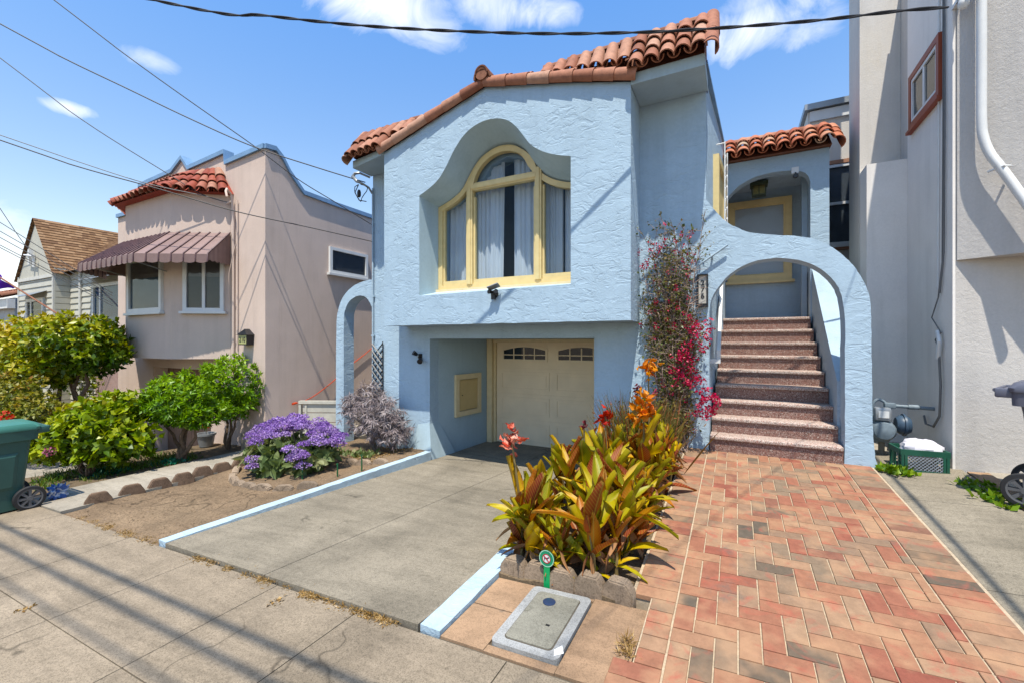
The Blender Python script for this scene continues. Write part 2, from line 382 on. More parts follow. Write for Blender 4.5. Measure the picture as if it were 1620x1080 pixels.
# ================================================================ ground and paving
def sw(x): return -1.67 + .05 * max(-60, min(60, x))
def brick_z(x, y):
    s = (y - 2.1) / 4.08; return (1 - s) * sw(x) + s * -1.41
def slab(mb, x0, x1, y0, y1, zf, th=.12, nx=1, ny=1, r=None, gap=.0):
    x0 += gap; x1 -= gap; y0 += gap; y1 -= gap; r = rnd.random() if r is None else r
    vs = []; fs = []
    for j in range(ny+1):
        for i in range(nx+1):
            x = x0+(x1-x0)*i/nx; y = y0+(y1-y0)*j/ny; vs.append((x, y, zf(x, y)))
    for j in range(ny):
        for i in range(nx): a = j*(nx+1)+i; fs.append((a, a+1, a+nx+2, a+nx+1))
    per = [i for i in range(nx+1)] + [j*(nx+1)+nx for j in range(1, ny+1)] + [ny*(nx+1)+i for i in range(nx-1, -1, -1)] + [j*(nx+1) for j in range(ny-1, 0, -1)]
    b = len(vs); vs += [(vs[k][0], vs[k][1], vs[k][2]-th) for k in per]; n = len(per)
    fs += [(per[(i+1)%n], per[i], b+i, b+(i+1)%n) for i in range(n)]
    mb.add(vs, fs, r, False)
g = MB(); gx = [-900, -60] + list(range(-40, 41, 10)) + [60, 900]; gy = [-900, -60, -20, -6.4, -2, 2, 10, 30, 80, 900]
g.add([(x, y, sw(x) - (.85 if y > -3 else .3)) for y in gy for x in gx], [(j*len(gx)+i, j*len(gx)+i+1, (j+1)*len(gx)+i+1, (j+1)*len(gx)+i) for j in range(len(gy)-1) for i in range(len(gx)-1)], .5, False)
struct('ground', g, m_soilbase)
g = MB(); slab(g, -60, 60, -11, -1.62, lambda x, y: sw(x) - .17, .12, 60, 1); struct('road', g, m_asph)
g = MB(); 
for i in range(-40, 40): slab(g, i*1.5, i*1.5+1.5, -1.6, -1.45, lambda x, y: sw(x) - .005, .3, gap=.003)
struct('kerb', g, m_walk)
# pavement: scored slabs with narrow joints over a dark bed
g = MB(); slab(g, -60, 60, -1.45, 2.06, lambda x, y: sw(x) - .008, .2, 40, 1); struct('pavement_joint_bed', g, m_joint)
g = MB(); xs = [-40, -34, -28, -24, -20, -17, -14.5, -12.2, -10.2, -8.4, -7.0, -5.32, -4.12, -3.05, -2.22, -1.1, .1, 1.36, 2.6, 3.9, 5.4, 8, 12, 20, 40]
ys = [-1.44, -.25, 1.13, 2.055]
for a, b in zip(xs, xs[1:]):
    for c, d in zip(ys, ys[1:]): slab(g, a, b, c, d, lambda x, y: sw(x), .1, gap=.004 if a not in (-4.12,) else .003)
struct('pavement', g, m_walk)
# driveway sloping down into the garage
def drive_z(x, y):
    t = min(1, max(0, (y-2.08)/4.3)); return (sw(x)+.025)*(1-t) + -2.085*t - max(0, y-6.38)*.027
g = MB(); slab(g, -4.76, -1.72, 2.1, 8.3, lambda x, y: drive_z(x, y)-.012, .2, 2, 12); struct('driveway_joint_bed', g, m_joint)
g = MB()
for a, b in ((-4.74, -3.25), (-3.25, -1.73)):
    for c, d in ((2.075, 6.36), (6.36, 8.3)): slab(g, a, b, c, d, drive_z, .15, 2, 12, gap=.004, r=.95 if c < 6 else .75)
struct('driveway', g, m_drive)
# dirt bed left of the driveway
def dirt_z(x, y):
    return sw(x) + .0 + .05*noise.noise(Vector((x*1.3, y*1.3, 0))) + .018*noise.noise(Vector((x*6, y*6, 3))) - .02 + (.0 if y > 2.3 else -.02)
m_dirt = M_concrete('dry_dirt', (.25, .18, .12), .5, .02, stain=(.15,.105,.07), warm=(.33,.26,.18), ps=60)
g = MB(); slab(g, -7.1, -4.86, 2.07, 6.6, dirt_z, .3, 60, 100, r=.9); g.smooth = [True]*len(g.smooth); struct('dirt_bed', g, m_dirt)
g = MB()
for a, b in ((2.06, 3.4), (3.4, 4.9), (4.9, 6.5), (6.5, 9)): slab(g, -8.42, -7.12, a, b, lambda x, y: sw(x)+.012, .2, gap=.004)
struct('side_path', g, m_path)
m_gard = M_concrete('garden_soil', (.20, .15, .10), .5, .02, ps=60)
g = MB(); slab(g, -10.2, -8.43, 2.07, 5.3, lambda x, y: sw(x) + .03*noise.noise(Vector((x*2, y*2, 1))) - .02, .2, 30, 50, r=.8); g.smooth = [True]*len(g.smooth); struct('garden_soil', g, m_gard)
g = MB(); slab(g, -12.7, -10.2, 2.07, 6.6, lambda x, y: sw(x)+.01 - max(0, y-2.1)*.12, .2, 2, 8); slab(g, -14.7, -12.72, 2.07, 5.3, lambda x, y: sw(x), .2)
struct('neighbour_driveway', g, m_path)
g = MB(); slab(g, -30, -14.72, 2.07, 6, lambda x, y: sw(x) - .02, .2, 8, 1); struct('garden_ground', g, m_gard)
# right hand path
g = MB(); rp = lambda x, y: sw(x) + (y-2.1)*.048 - .03
for a, b in ((2.07, 3.76), (3.76, 5.3), (5.3, 6.9)): slab(g, 1.385, 2.17, a, b, rp, .2, gap=.004, r=.9)
struct('right_path', g, m_drive)
g = MB(); slab(g, 2.175, 2.34, 2.07, 6.3, lambda x, y: rp(x, y)+.012, .2); struct('path_edging', g, m_patch)
g = MB(); slab(g, 2.345, 9, 2.07, 6.4, lambda x, y: sw(x)+(y-2.1)*.048-.04, .2); slab(g, 1.36, 2.2, 6.9, 11, lambda x, y: rp(2, 6.9)-.03, .2); struct('side_yard_paving', g, m_path)
# utility patch and planter soil
g = MB(); slab(g, -1.565, -.495, 2.065, 2.82, lambda x, y: sw(x)-.012, .2); struct('patch_bed', g, m_joint)
g = MB()
slab(g, -1.56, -1.26, 2.07, 2.44, lambda x, y: sw(x)+.004, .1, gap=.003); slab(g, -1.56, -1.26, 2.445, 2.79, lambda x, y: sw(x)+.004, .1, gap=.003)
slab(g, -.835, -.49, 2.07, 2.80, lambda x, y: sw(x)+.004, .1, gap=.003); slab(g, -1.26, -.835, 2.07, 2.125, lambda x, y: sw(x)+.002, .1); slab(g, -1.26, -.835, 2.765, 2.79, lambda x, y: sw(x)+.002, .1)
struct('concrete_patch', g, m_patch)
g = MB(); slab(g, -1.70, -.62, 2.8, 6.17, lambda x, y: brick_z(x, y)-.03 + .03*noise.noise(Vector((x*4, y*4, 1))), .3, 20, 50, r=.5); struct('planter_soil', g, m_gard)
# brick walkway
m_brick = M_rnd('walkway_bricks', [(0, (.13,.105,.08)), (.1, (.21,.15,.105)), (.14, (.30,.115,.085)), (.24, (.33,.15,.105)), (.38, (.36,.19,.125)), (.6, (.38,.225,.148)), (.78, (.385,.255,.17)), (.88, (.30,.195,.135)), (1, (.25,.185,.13))], .8, .3, 16, .5, 60, .25, blot=((.15,.12,.10), 3.2, .58, .8))
g = MB(); slab(g, -.485, 1.37, 2.07, 2.872, lambda x, y: brick_z(x, y)-.005, .2, 4, 2, r=.5); slab(g, -.61, 1.37, 2.875, 6.3, lambda x, y: brick_z(x, y)-.005, .2, 4, 8, r=.5); struct('brick_mortar_bed', g, m_mortar)
nd_ = m_brick.node_tree; pb_ = nd_.nodes['Principled BSDF']; sk_ = pb_.inputs[0].links[0].from_socket
tt = NT.__new__(NT); tt.m = m_brick; tt.t = nd_; tt.n = nd_.nodes; tt.l = nd_.links; tt.b = pb_
c_ = tt.mix(tt.ramp(tt.noise(4.5, 3, .5), [(.5, (0,0,0)), (.68, (.55,)*3)]), sk_, (.44, .275, .175)); c_ = tt.mix(tt.ramp(tt.noise(5.5, 4, .6, 1), [(.56, (0,0,0)), (.72, (.6,)*3)]), c_, (.40, .13, .10))
c_ = tt.mix(tt.ramp(tt.noise(70, 4, .8), [(.62, (0,0,0)), (.7, (.5,)*3)]), c_, (.16, .10, .07)); tt.l.new(c_, pb_.inputs[0])
bk = MB(); U = .1128; X0 = -.33; Y0 = 2.075
def lay(x0, x1, y0, y1):
    if x1-x0 < .02 or y1-y0 < .02: return
    m_ = .004; c = .003; x0 += m_; x1 -= m_; y0 += m_; y1 -= m_
    dz = rnd.uniform(0, .0025); jx = rnd.uniform(-.0012, .0012); tx = rnd.uniform(-.003, .003)
    z = lambda x, y: brick_z(x, y) + .004 + dz + (x-x0)*tx
    r = rnd.random(); r = rnd.uniform(0, .12) if r < .065 else .12 + .88*rnd.random()
    P_ = [(x0, y0), (x1, y0), (x1, y1), (x0, y1)]; Q = [(x0+c, y0+c), (x1-c, y0+c), (x1-c, y1-c), (x0+c, y1-c)]
    vs = [(x+jx, y, z(x, y)-.03) for x, y in P_] + [(x+jx, y, z(x, y)-c) for x, y in P_] + [(x+jx, y, z(x, y)) for x, y in Q]
    bk.add(vs, [(0,1,5,4),(1,2,6,5),(2,3,7,6),(3,0,4,7),(4,5,9,8),(5,6,10,9),(6,7,11,10),(7,4,8,11),(8,9,10,11)], r, False)
W_ = 1.41; nx = 14; ny = 38; YM = 6.2
for i in range(-1, nx):
    for j in range(-1, ny):
        k = (i-j) % 4
        if k in (0, 3):
            a, b, c, d = (i, i+2, j, j+1) if k == 0 else (i, i+1, j, j+2)
            lay(max(X0, X0+a*U), min(X0+W_, X0+b*U), max(Y0, Y0+c*U), min(YM, Y0+d*U))
for j in range(37):
    lay(X0-.262, X0-.004, Y0+j*U, min(YM, Y0+(j+1)*U)) if j > 6 else lay(X0-.15-(.11 if j in (0, 1) else 0), X0-.004, Y0+j*U, Y0+(j+1)*U)
    lay(X0+W_+.004, X0+W_+.27, Y0+j*U, min(YM, Y0+(j+1)*U))
struct('brick_walkway', bk, m_brick)

# ================================================================ the blue house
HB = (-2.4, 6.3, -2.1)
house = thing('stucco_house', 'light blue stucco house with red tile roof, arched window, garage and stairway arch', 'house', HB)
YF = 5.6; YW = 6.18
def jit(l, a=.004): return [(x+rnd.uniform(-a, a), z+rnd.uniform(-a, a)) for x, z in l]
arch_out = smoothline([(-.35,1.85),(-.15,1.57),(.03,1.43),(.2,1.35),(.5,1.29),(.77,1.23),(.96,1.12),(1.12,.96),(1.23,.79),(1.31,.59),(1.345,.40),(1.35,0),(1.355,-.43),(1.365,-1.0),(1.385,-1.3),(1.42,-1.42),(1.43,-1.6)], 5, .003)
arch_in = smoothline([(1.10,-1.75),(1.11,-1.0),(1.11,-.31),(1.11,.2),(1.09,.45),(1.05,.62),(.96,.77),(.8,.91),(.61,.99),(.37,1.02),(.14,.98),(-.07,.86),(-.2,.71),(-.3,.50),(-.315,.1),(-.315,-1.0),(-.32,-1.75)], 5, .003)
l_out = smoothline([(-7.30,-2.5),(-7.29,-1.2),(-7.28,.26),(-7.23,.62),(-7.1,.88),(-6.86,1.07),(-6.57,1.17),(-6.27,1.2)], 5, .003)
l_in = smoothline([(-6.262,.55),(-6.31,.70),(-6.42,.84),(-6.56,.90),(-6.74,.885),(-6.92,.79),(-7.02,.64),(-7.06,.40),(-7.065,-.8),(-7.06,-2.5)], 5, .003)
outline = l_out + [(-6.26, 3.5), (-.35, 3.5)] + arch_out + arch_in + [(-.8, -2.5), (-1.855, -2.5), (-1.855, .05), (-4.88, .05), (-4.88, -2.5), (-6.255, -2.5)] + l_in
wall = MB(); wall.prism(outline, YW, YW+.26, holes=[[(-4.5, .95), (-2.1, .95), (-2.1, 2.35), (-2.75, 2.5), (-3.0, 2.9), (-3.32, 3.0), (-3.6, 2.9), (-3.9, 2.5), (-4.5, 2.3)]])
part('wall', wall, m_blue, house)
# bay box with the deep bell shaped window recess
bell = [(-4.64,.75),(-4.64,1.6),(-4.64,2.4)] + smoothline([(-4.64,2.4),(-4.45,2.48),(-4.25,2.6),(-4.09,2.79),(-3.95,3.0),(-3.75,3.21),(-3.51,3.32),(-3.24,3.335),(-3.02,3.27),(-2.86,3.14),(-2.73,2.97),(-2.61,2.81),(-2.41,2.67),(-2.22,2.59),(-2.01,2.53)], 4)[1:] + [(-2.01,1.6),(-2.01,.78)]
fr_top = smoothline([(-4.60,2.32),(-4.32,2.42),(-4.10,2.56),(-3.95,2.78),(-3.77,2.99),(-3.54,3.11),(-3.32,3.14),(-3.10,3.09),(-2.90,2.93),(-2.77,2.72),(-2.60,2.54),(-2.42,2.43),(-2.22,2.36),(-2.03,2.33)], 4)
def resample(l, n):
    l = [Vector(p) for p in l]; d = [0]
    for a, b in zip(l, l[1:]): d.append(d[-1]+(b-a).length)
    out = []; k = 0
    for i in range(n):
        t = d[-1]*i/(n-1)
        while k < len(d)-2 and d[k+1] < t: k += 1
        f = (t-d[k])/max(1e-9, d[k+1]-d[k]); out.append(tuple(l[k].lerp(l[k+1], min(1, f))))
    return out
bt = resample(bell[2:-2], 49); ft = resample(fr_top, 49)
fo = [(-4.64,.75)] + bt + [(-2.01,.78)]; bo = [(-4.60,.87)] + ft + [(-2.03,.87)]
gable = [(-5.41,.27),(-1.20,.27),(-1.20,3.32),(-2.0,3.53),(-3.37,3.84),(-4.4,3.55),(-5.41,3.26)]
gl = [(-5.41+i*.21+.0, .27+rnd.uniform(-.006,.006)) for i in range(1, 20)]
gable = [(-5.41,.27)] + gl + gable[1:]
bay = MB(); bay.prism(gable, YF, YF+.001, holes=[fo], back=False)
n = len(gable)
for i in range(n):
    (x0, z0), (x1, z1) = gable[i], gable[(i+1) % n]; bay.quad((x0,YF,z0),(x0,YW-.002,z0),(x1,YW-.002,z1),(x1,YF,z1))
part('bay', bay, m_blue, house)
rec = MB(); n = len(fo); YB = 6.13
vs = [(x, YF, z) for x, z in fo] + [(x, YB, z) for x, z in bo]
rec.add(vs, [(i, n+i, n+(i+1)%n, (i+1)%n) for i in range(n)], .5, True)
part('window_recess', rec, m_blue_s, house)
# window
def cframe(mb, pts, y0, y1, w_): mb.band(pts, w_, y0, y1)
fo2 = [(-4.60,.87)] + ft + [(-2.03,.87)]
wf = MB(); wf.band(fo2, .085, 6.06, 6.17)
inn = inset(fo2, .085); wf.band(inn, .03, 6.09, 6.16)
for x in (-3.95, -2.70): wf.box(x-.055, x+.055, 6.045, 6.165, .95, 2.68); wf.box(x-.025, x+.025, 6.03, 6.045, .95, 2.66)
wf.box(-3.9, -2.75, 6.05, 6.16, 2.50, 2.62); wf.box(-3.92, -2.73, 6.03, 6.05, 2.53, 2.585)
for a, b in ((-4.51, -4.01), (-3.89, -2.76), (-2.64, -2.12)): wf.box(a, b, 6.08, 6.15, .955, 1.03); wf.box(a, a+.03, 6.085, 6.15, 1.03, 2.4); wf.box(b-.03, b, 6.085, 6.15, 1.03, 2.4)
arc = [(-3.325+.62*math.cos(a), 2.52+.585*math.sin(a)) for a in [math.pi*i/24 for i in range(25)]]
wf.band(arc, .075, 6.035, 6.13)
wfo = part('arched_window', wf, m_yel, house)
gp = MB(); gp.prism([(x, z) for x, z in inset(fo2, .03)], 6.12, 6.128); part('pane', gp, m_glass, wfo)
sill = MB(); sill.box(-4.66, -2.0, 6.0, 6.13, .835, .885); part('sill', sill, m_cream, wfo)
cu = MB()
def curtain(mb, xa, xb, za, zb, y, amp=.035, fr=9, flare=0):
    n = 60
    for i in range(n):
        def pt(k, z):
            s = k/n; x = xa+(xb-xa)*s; 
            if z == za: x += flare*(s-.0)*0 + flare*(s)
            return (x, y+amp*math.sin(s*fr*6.28+math.sin(s*13)*1.2)+.4*amp*math.sin(s*fr*15), z)
        mb.add([pt(i, za), pt(i+1, za), pt(i+1, zb), pt(i, zb)], [(0,1,2,3)], .5, True)
curtain(cu, -4.75, -4.0, 1.0, 2.5, 6.27, .025, 5, -.05); curtain(cu, -4.0, -3.40, 1.0, 3.08, 6.27, .025, 4, -.03); curtain(cu, -3.22, -2.62, 1.0, 3.0, 6.27, .025, 4, .02)
curtain(cu, -2.62, -2.37, 1.0, 2.5, 6.27, .02, 2, 0); curtain(cu, -2.34, -1.95, 1.0, 2.5, 6.27, .02, 3, 0)
part('curtain', cu, m_curt, wfo)
rm = MB(); rm.quad((-5.3,7.5,.3),(-1.3,7.5,.3),(-1.3,7.5,3.4),(-5.3,7.5,3.4)); rm.quad((-5.3,6.45,.6),(-1.3,6.45,.6),(-1.3,7.5,.6),(-5.3,7.5,.6)); rm.quad((-5.3,6.45,3.4),(-1.3,6.45,3.4),(-1.3,7.5,3.4),(-5.3,7.5,3.4))
rm.quad((-5.3,6.45,.3),(-5.3,7.5,.3),(-5.3,7.5,3.4),(-5.3,6.45,3.4)); rm.quad((-1.3,6.45,.3),(-1.3,7.5,.3),(-1.3,7.5,3.4),(-1.3,6.45,3.4))
part('room', rm, m_navy, wfo)
# eaves, side walls, flat roof
ev = MB()
ev.hprism([(-1.195,5.58),(-.33,5.58),(-.33,6.175),(-1.195,6.175)], 3.27, 3.41); part('eave', ev, m_blue_s, house)
ev = MB(); ev.hprism([(-6.3,5.72),(-5.415,5.58),(-5.415,6.175),(-6.3,6.175)], lambda x, y: 3.20+(x+6.3)*.03, 3.33)
part('eave', ev, m_blue_s, house)
sd = MB()
sd.hprism([(-.60,6.442),(-.35,6.442),(-.19,8.4),(-.19,15),(-.6,15)], -2.2, lambda x, y: 3.5-.06*(y-6.4)); sd.hprism([(-6.26,6.442),(-6.0,6.442),(-6.0,15),(-6.26,15)], -2.4, 3.3)
sd.box(-6.0, -.6, 14.8, 15, -2.2, 3.3)
part('side_wall', sd, m_blue, house)
rf = MB(); rf.hprism([(-6.25,6.45),(-.36,6.45),(-.2,8.4),(-.2,15),(-6.25,15)], lambda x, y: 3.32-.06*(y-6.4), lambda x, y: 3.36-.06*(y-6.4)); 
rf.hprism([(-.42,6.0),(-.325,6.0),(-.165,8.5),(-.165,13),(-.26,13),(-.26,8.5)], lambda x, y: 3.505-.06*(y-6.4), lambda x, y: 3.545-.06*(y-6.4))
part('flat_roof', rf, m_flash, house)
# garage interior
gi = MB()
gi.hprism([(-5.0,6.442),(-4.88,6.442),(-4.72,8.06),(-5.0,8.06)], -2.5, .05); gi.box(-1.855,-1.7,6.442,8.06,-2.5,.05); gi.box(-5.0,-1.7,6.442,8.3,.052,.2)
gi.box(-5.0,-4.725,8.062,8.3,-2.5,.05); gi.box(-2.0,-1.7,8.062,8.3,-2.5,.05)
# flared plinth at the garage corner
gi.add([(-4.884,6.175,-1.45),(-4.884,6.44,-1.45),(-4.72,6.9,-2.3),(-4.70,6.02,-2.3),(-5.15,6.175,-1.5),(-5.25,6.06,-2.3)], [(0,1,2,3),(4,0,3,5)], .5, False)
part('garage_wall', gi, m_blue_s, house)
gf = MB(); gf.box(-4.72,-4.60,7.90,8.06,-2.3,.048); gf.box(-2.02,-1.857,7.92,8.06,-2.3,.048); gf.box(-4.60,-2.02,7.97,8.06,-.02,.048); gf.box(-4.60,-4.56,8.0,8.06,-2.3,-.02)
part('door_frame', gf, m_cream, house)
gd = MB(); gd.box(-4.56,-2.0,8.06,8.10,-2.14,-.0)
for r_ in range(4):
    z0 = -2.135+r_*.53
    gd.box(-4.555, -2.005, 8.05, 8.06, z0+.008, z0+.522)
    if r_ < 3:
        for x0 in (-4.44, -3.2):
            gd.band([(x0,z0+.08),(x0+1.1,z0+.08),(x0+1.1,z0+.45),(x0,z0+.45)], .03, 8.038, 8.05); gd.box(x0+.07,x0+1.03,8.042,8.05,z0+.15,z0+.38)
gdo = part('garage_door', gd, m_door, house)
for x0 in (-4.38, -3.14):
    fw = MB(); top = [(x0+.95-.95*i/10, -.185-.0+.07*math.sin(math.pi*i/10)) for i in range(11)]
    lo = [(x0,-.365),(x0+.95,-.365)]
    fw.band([(x0-.05,-.41),(x0+1.0,-.41)]+[(x0+1.0-1.05*i/10,-.135+.07*math.sin(math.pi*i/10)) for i in range(11)], .045, 8.035, 8.05)
    for k in range(1, 4): fw.box(x0+.2375*k-.011, x0+.2375*k+.011, 8.036, 8.047, -.37, -.13)
    fw.box(x0, x0+.95, 8.038, 8.046, -.285, -.265)
    wo = part('door_window', fw, m_door, gdo)
    pn = MB(); pn.prism(lo+top, 8.044, 8.049); part('pane', pn, m_glassd, wo)
gb = MB(); gb.box(-4.56,-2.0,8.03,8.06,-2.19,-2.14); part('bottom_seal', gb, m_blackr, gdo)
# meter cupboard on the garage side wall
def garM(): return Matrix.Translation((-4.875+.042,6.87,0)) @ Matrix.Rotation(math.atan2(1.62,.16), 4, 'Z')
cb = MB(); cb.M = garM(); cb.band([(0,-1.46),(.80,-1.46),(.80,-.64),(0,-.64)], .10, -.05, 0.0)
cbo = part('meter_cupboard', cb, m_cream, house)
cb = MB(); cb.M = garM(); cb.box(.11,.69,-.03,0,-1.35,-.75); cb.band([(.13,-1.33),(.67,-1.33),(.67,-.77),(.13,-.77)], .02, -.037, -.03); part('cupboard_door', cb, M_plain('cupboard_cream', (.66,.50,.26), .5, .06), cbo)
cb = MB(); cb.M = garM(); cb.lathe([(.006,-.06),(.012,-.055),(.012,-.045),(.005,-.03)], (.19,0,-1.05), 8, 'Y'); part('knob', cb, m_brass, cbo)
# stairs
st_parts = []
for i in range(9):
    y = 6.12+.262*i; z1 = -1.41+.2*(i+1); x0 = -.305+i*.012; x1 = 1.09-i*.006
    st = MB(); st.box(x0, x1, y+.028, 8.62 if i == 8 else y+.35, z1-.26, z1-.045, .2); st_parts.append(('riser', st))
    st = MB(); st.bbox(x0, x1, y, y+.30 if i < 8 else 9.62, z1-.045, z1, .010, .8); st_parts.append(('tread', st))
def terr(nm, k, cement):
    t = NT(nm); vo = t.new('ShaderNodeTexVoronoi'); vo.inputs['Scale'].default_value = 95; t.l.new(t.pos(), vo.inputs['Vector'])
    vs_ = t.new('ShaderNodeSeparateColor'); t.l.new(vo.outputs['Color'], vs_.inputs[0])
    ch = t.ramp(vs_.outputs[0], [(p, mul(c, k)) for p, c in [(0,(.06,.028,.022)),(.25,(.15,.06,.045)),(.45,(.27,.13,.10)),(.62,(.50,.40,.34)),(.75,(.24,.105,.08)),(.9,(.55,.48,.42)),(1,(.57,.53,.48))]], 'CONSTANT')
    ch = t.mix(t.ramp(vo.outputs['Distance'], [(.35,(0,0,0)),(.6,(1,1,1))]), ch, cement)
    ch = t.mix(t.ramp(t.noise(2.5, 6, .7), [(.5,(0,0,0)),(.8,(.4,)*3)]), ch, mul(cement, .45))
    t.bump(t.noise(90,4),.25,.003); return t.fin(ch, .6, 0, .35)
m_tr = terr('sunlit_tread_terrazzo', 1.5, (.50,.43,.38)); m_ri = terr('shaded_riser_terrazzo', .85, (.26,.165,.14))  # one terrazzo painted twice: lighter for sunlit treads, darker for shaded risers
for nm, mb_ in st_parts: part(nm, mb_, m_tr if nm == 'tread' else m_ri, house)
# sloping solid parapet beside the stairs
def par_z(y): return -.46 + (min(y, 8.4)-6.46)*.84
pr = MB()
pl = [(6.442,-2)] + [(6.442, par_z(6.442))] + [(8.4, par_z(8.4)), (9.6, par_z(8.4))] + [(9.6,-2)]
def yz_prism(mb, poly, x0, x1):
    n = len(poly); vs = [(x0,y,z) for y,z in poly]+[(x1,y,z) for y,z in poly]
    mb.add(vs, [tuple(range(n)), tuple(range(n,2*n))[::-1]]+[(i,n+i,n+(i+1)%n,(i+1)%n) for i in range(n)], .5, False)
yz_prism(pr, pl, 1.08, 1.36); part('stair_parapet', pr, m_blue_l, house)
hr = MB()
for a, b in (((-.20,6.62,-.26),(-.12,8.3,1.12)),):
    d = Vector(b)-Vector(a); 
    yz_prism(hr, [(a[1],a[2]),(b[1],b[2]),(b[1],b[2]+.14),(a[1],a[2]+.14)], -.24, -.195)
hr.box(-.33,-.195,6.60,6.66,-.30,-.24); part('stair_rail', hr, m_whitep, house)
# porch
pf = MB(); pt = smoothline([(-.19,2.35),(-.12,2.52),(.05,2.68),(.3,2.79),(.6,2.82),(.85,2.79),(1.0,2.72),(1.06,2.58)], 5)
pf.prism([(-.19,3.08),(-.19,2.35)]+pt[1:]+[(1.06,.3),(1.31,.3),(1.31,3.08)], 8.4, 8.62)
pf.box(1.08,1.31,8.62,9.6,.42,3.0); pf.box(-.19,1.31,9.6,9.8,-1.5,3.1); pf.box(-.185,1.3,8.62,9.6,2.90,3.0); pf.box(1.0,1.079,8.9,8.98,.42,2.86)
part('porch', pf, m_blue, house)
pw = MB(); pw.band([(-.16,1.16),(.92,1.16),(.92,2.72),(-.16,2.72)], .11, 9.53, 9.6); pw.band([(-.06,1.26),(.82,1.26),(.82,2.62),(-.06,2.62)], .035, 9.555, 9.6); pw.box(-.2,.96,9.50,9.6,1.11,1.16)
pwo = part('porch_window', pw, m_yel, house); pn = MB(); pn.box(-.03,.79,9.575,9.58,1.29,2.59); part('pane', pn, m_glass, pwo)
pc = MB(); pc.box(-.03,.79,9.596,9.598,1.29,2.59); pco = part('backing', pc, m_curt, pwo)
# side window with white curled ironwork
sw_ = MB(); sM = Matrix.Translation((-.30,7.0,0)) @ Matrix.Rotation(math.atan2(1.96,.16), 4, 'Z'); sw_.M = sM
sw_.band([(0,1.40),(1.1,1.40),(1.1,2.75),(0,2.75)], .10, -.075, 0.01); sw_.box(.1,1.0,-.03,-.02,1.5,2.65)
swo = part('side_window', sw_, m_yel, house)
ir = MB(); ir.M = sM; ir.tube([(.0,-.15,1.35),(.0,-.15,2.9)], .01, 6); ir.tube([(0,-.15,2.88),(0,-.04,2.88)], .01, 6)
for k in range(9): 
    z = 1.4+k*.16; ir.tube([(.02+.1*math.cos(a)*1.3+.15, -.15, z+.07*math.sin(a)) for a in [i*.55 for i in range(12)]], .009, 5)
ir.tube([(.32,-.15,1.35),(.32,-.15,2.85)], .01, 6)
part('window_grille', ir, m_whitep, swo)
# ---------------------------------------------------------------- roof tiles
def barrel(mb, p0, p1, up, r0, r1, th_=.014, n=8, arc=math.pi*1.02, r=None, inv=False, drop=0):
    p0, p1, up = Vector(p0), Vector(p1), Vector(up); ax = (p1-p0).normalized(); up = (up-ax*up.dot(ax)).normalized(); sd_ = ax.cross(up)
    if inv: up = -up
    vs = []; r = rnd.random() if r is None else r
    for p, ra in ((p0, r0), (p1, r1)):
        for rr in (ra, ra-th_):
            for i in range(n+1):
                a = (math.pi-arc)/2+arc*i/n; vs.append(p + sd_*math.cos(a)*rr + up*math.sin(a)*rr)
    m = n+1; fs = []
    for i in range(n):
        fs += [(i, i+1, 2*m+i+1, 2*m+i), (m+i+1, m+i, 3*m+i, 3*m+i+1), (i+1, i, m+i, m+i+1), (2*m+i, 2*m+i+1, 3*m+i+1, 3*m+i)]
    fs += [(0, 2*m, 3*m, m), (n, m+n, 3*m+n, 2*m+n)]
    mb.add(vs, fs, r, True)
def tile_field(mb, x0, x1, bot, top, sp=.185, rows=3, over=.06, ra=.082):
    # bot/top: functions x -> Vector at lower / upper edge
    n = max(1, round((x1-x0)/sp)); sp = (x1-x0)/n
    for i in range(n):
        x = x0+sp*(i+.5); a, b = bot(x), top(x); d = b-a; nrm = Vector((0, -d.z, d.y)).normalized()
        if nrm.z < 0: nrm = -nrm
        L_ = d.length; e = L_/rows
        for k in range(rows):
            jx = rnd.uniform(-.006, .006); q0 = a+d*(k*e/L_) - d.normalized()*(over+rnd.uniform(0,.012)) ; q1 = a+d*min(1.02,(k+1)*e/L_)+d.normalized()*.02
            off = nrm*(.030+.018)
            barrel(mb, q0+off+Vector((jx,0,0)), q1+nrm*.022+Vector((jx,0,0)), nrm, ra+.012, ra-.008)
        xe = x0+sp*(i+1)
        for k in range(rows):
            if i == n-1: break
            a2, b2 = bot(xe), top(xe); d2 = b2-a2
            q0 = a2+d2*(k/rows)-d2.normalized()*(over-.01); q1 = a2+d2*min(1,(k+1)/rows)
            barrel(mb, q0+nrm*.085, q1+nrm*.070, nrm, .078, .085, inv=True)
V = Vector
rt = MB()
tile_field(rt, -1.22, -.29, lambda x: V((x,5.53,3.43)), lambda x: V((x,5.93,4.02)), .19, 3, .04, .085)
tile_field(rt, -2.55, -1.22, lambda x: V((x,5.78,3.80-.1*(x+2.5))), lambda x: V((x,5.93,4.02)), .19, 1, .03, .085)
barrel(rt, (-.27,5.44,3.36), (-.27,5.75,3.76), V((.8,-.4,.4)), .10, .085); barrel(rt, (-.27,5.70,3.68), (-.27,5.97,4.08), V((.8,-.4,.4)), .10, .085)
rt_o = part('roof_tiles', rt, m_tile, house)
rt = MB()
tile_field(rt, -5.40, -4.75, lambda x: V((x,5.80,3.60)), lambda x: V((x,5.98,3.86)), .19, 1, .03, .085)
tile_field(rt, -6.27, -5.40, lambda x: V((x,5.55+.06*max(0,-x-5.4)*1.0,3.33)), lambda x: V((x,5.98,3.86)), .19, 2, .05, .088)
for k in range(2):
        a = V((-6.27,5.58,3.30)).lerp(V((-6.27,6.0,3.9)), k*.5); b = V((-6.27,5.58,3.30)).lerp(V((-6.27,6.0,3.9)), k*.5+.53); barrel(rt, a-V((0,.03,.03)), b, V((-.8,-.4,.4)), .10, .085)
rt_o = part('roof_tiles', rt, m_tile, house)
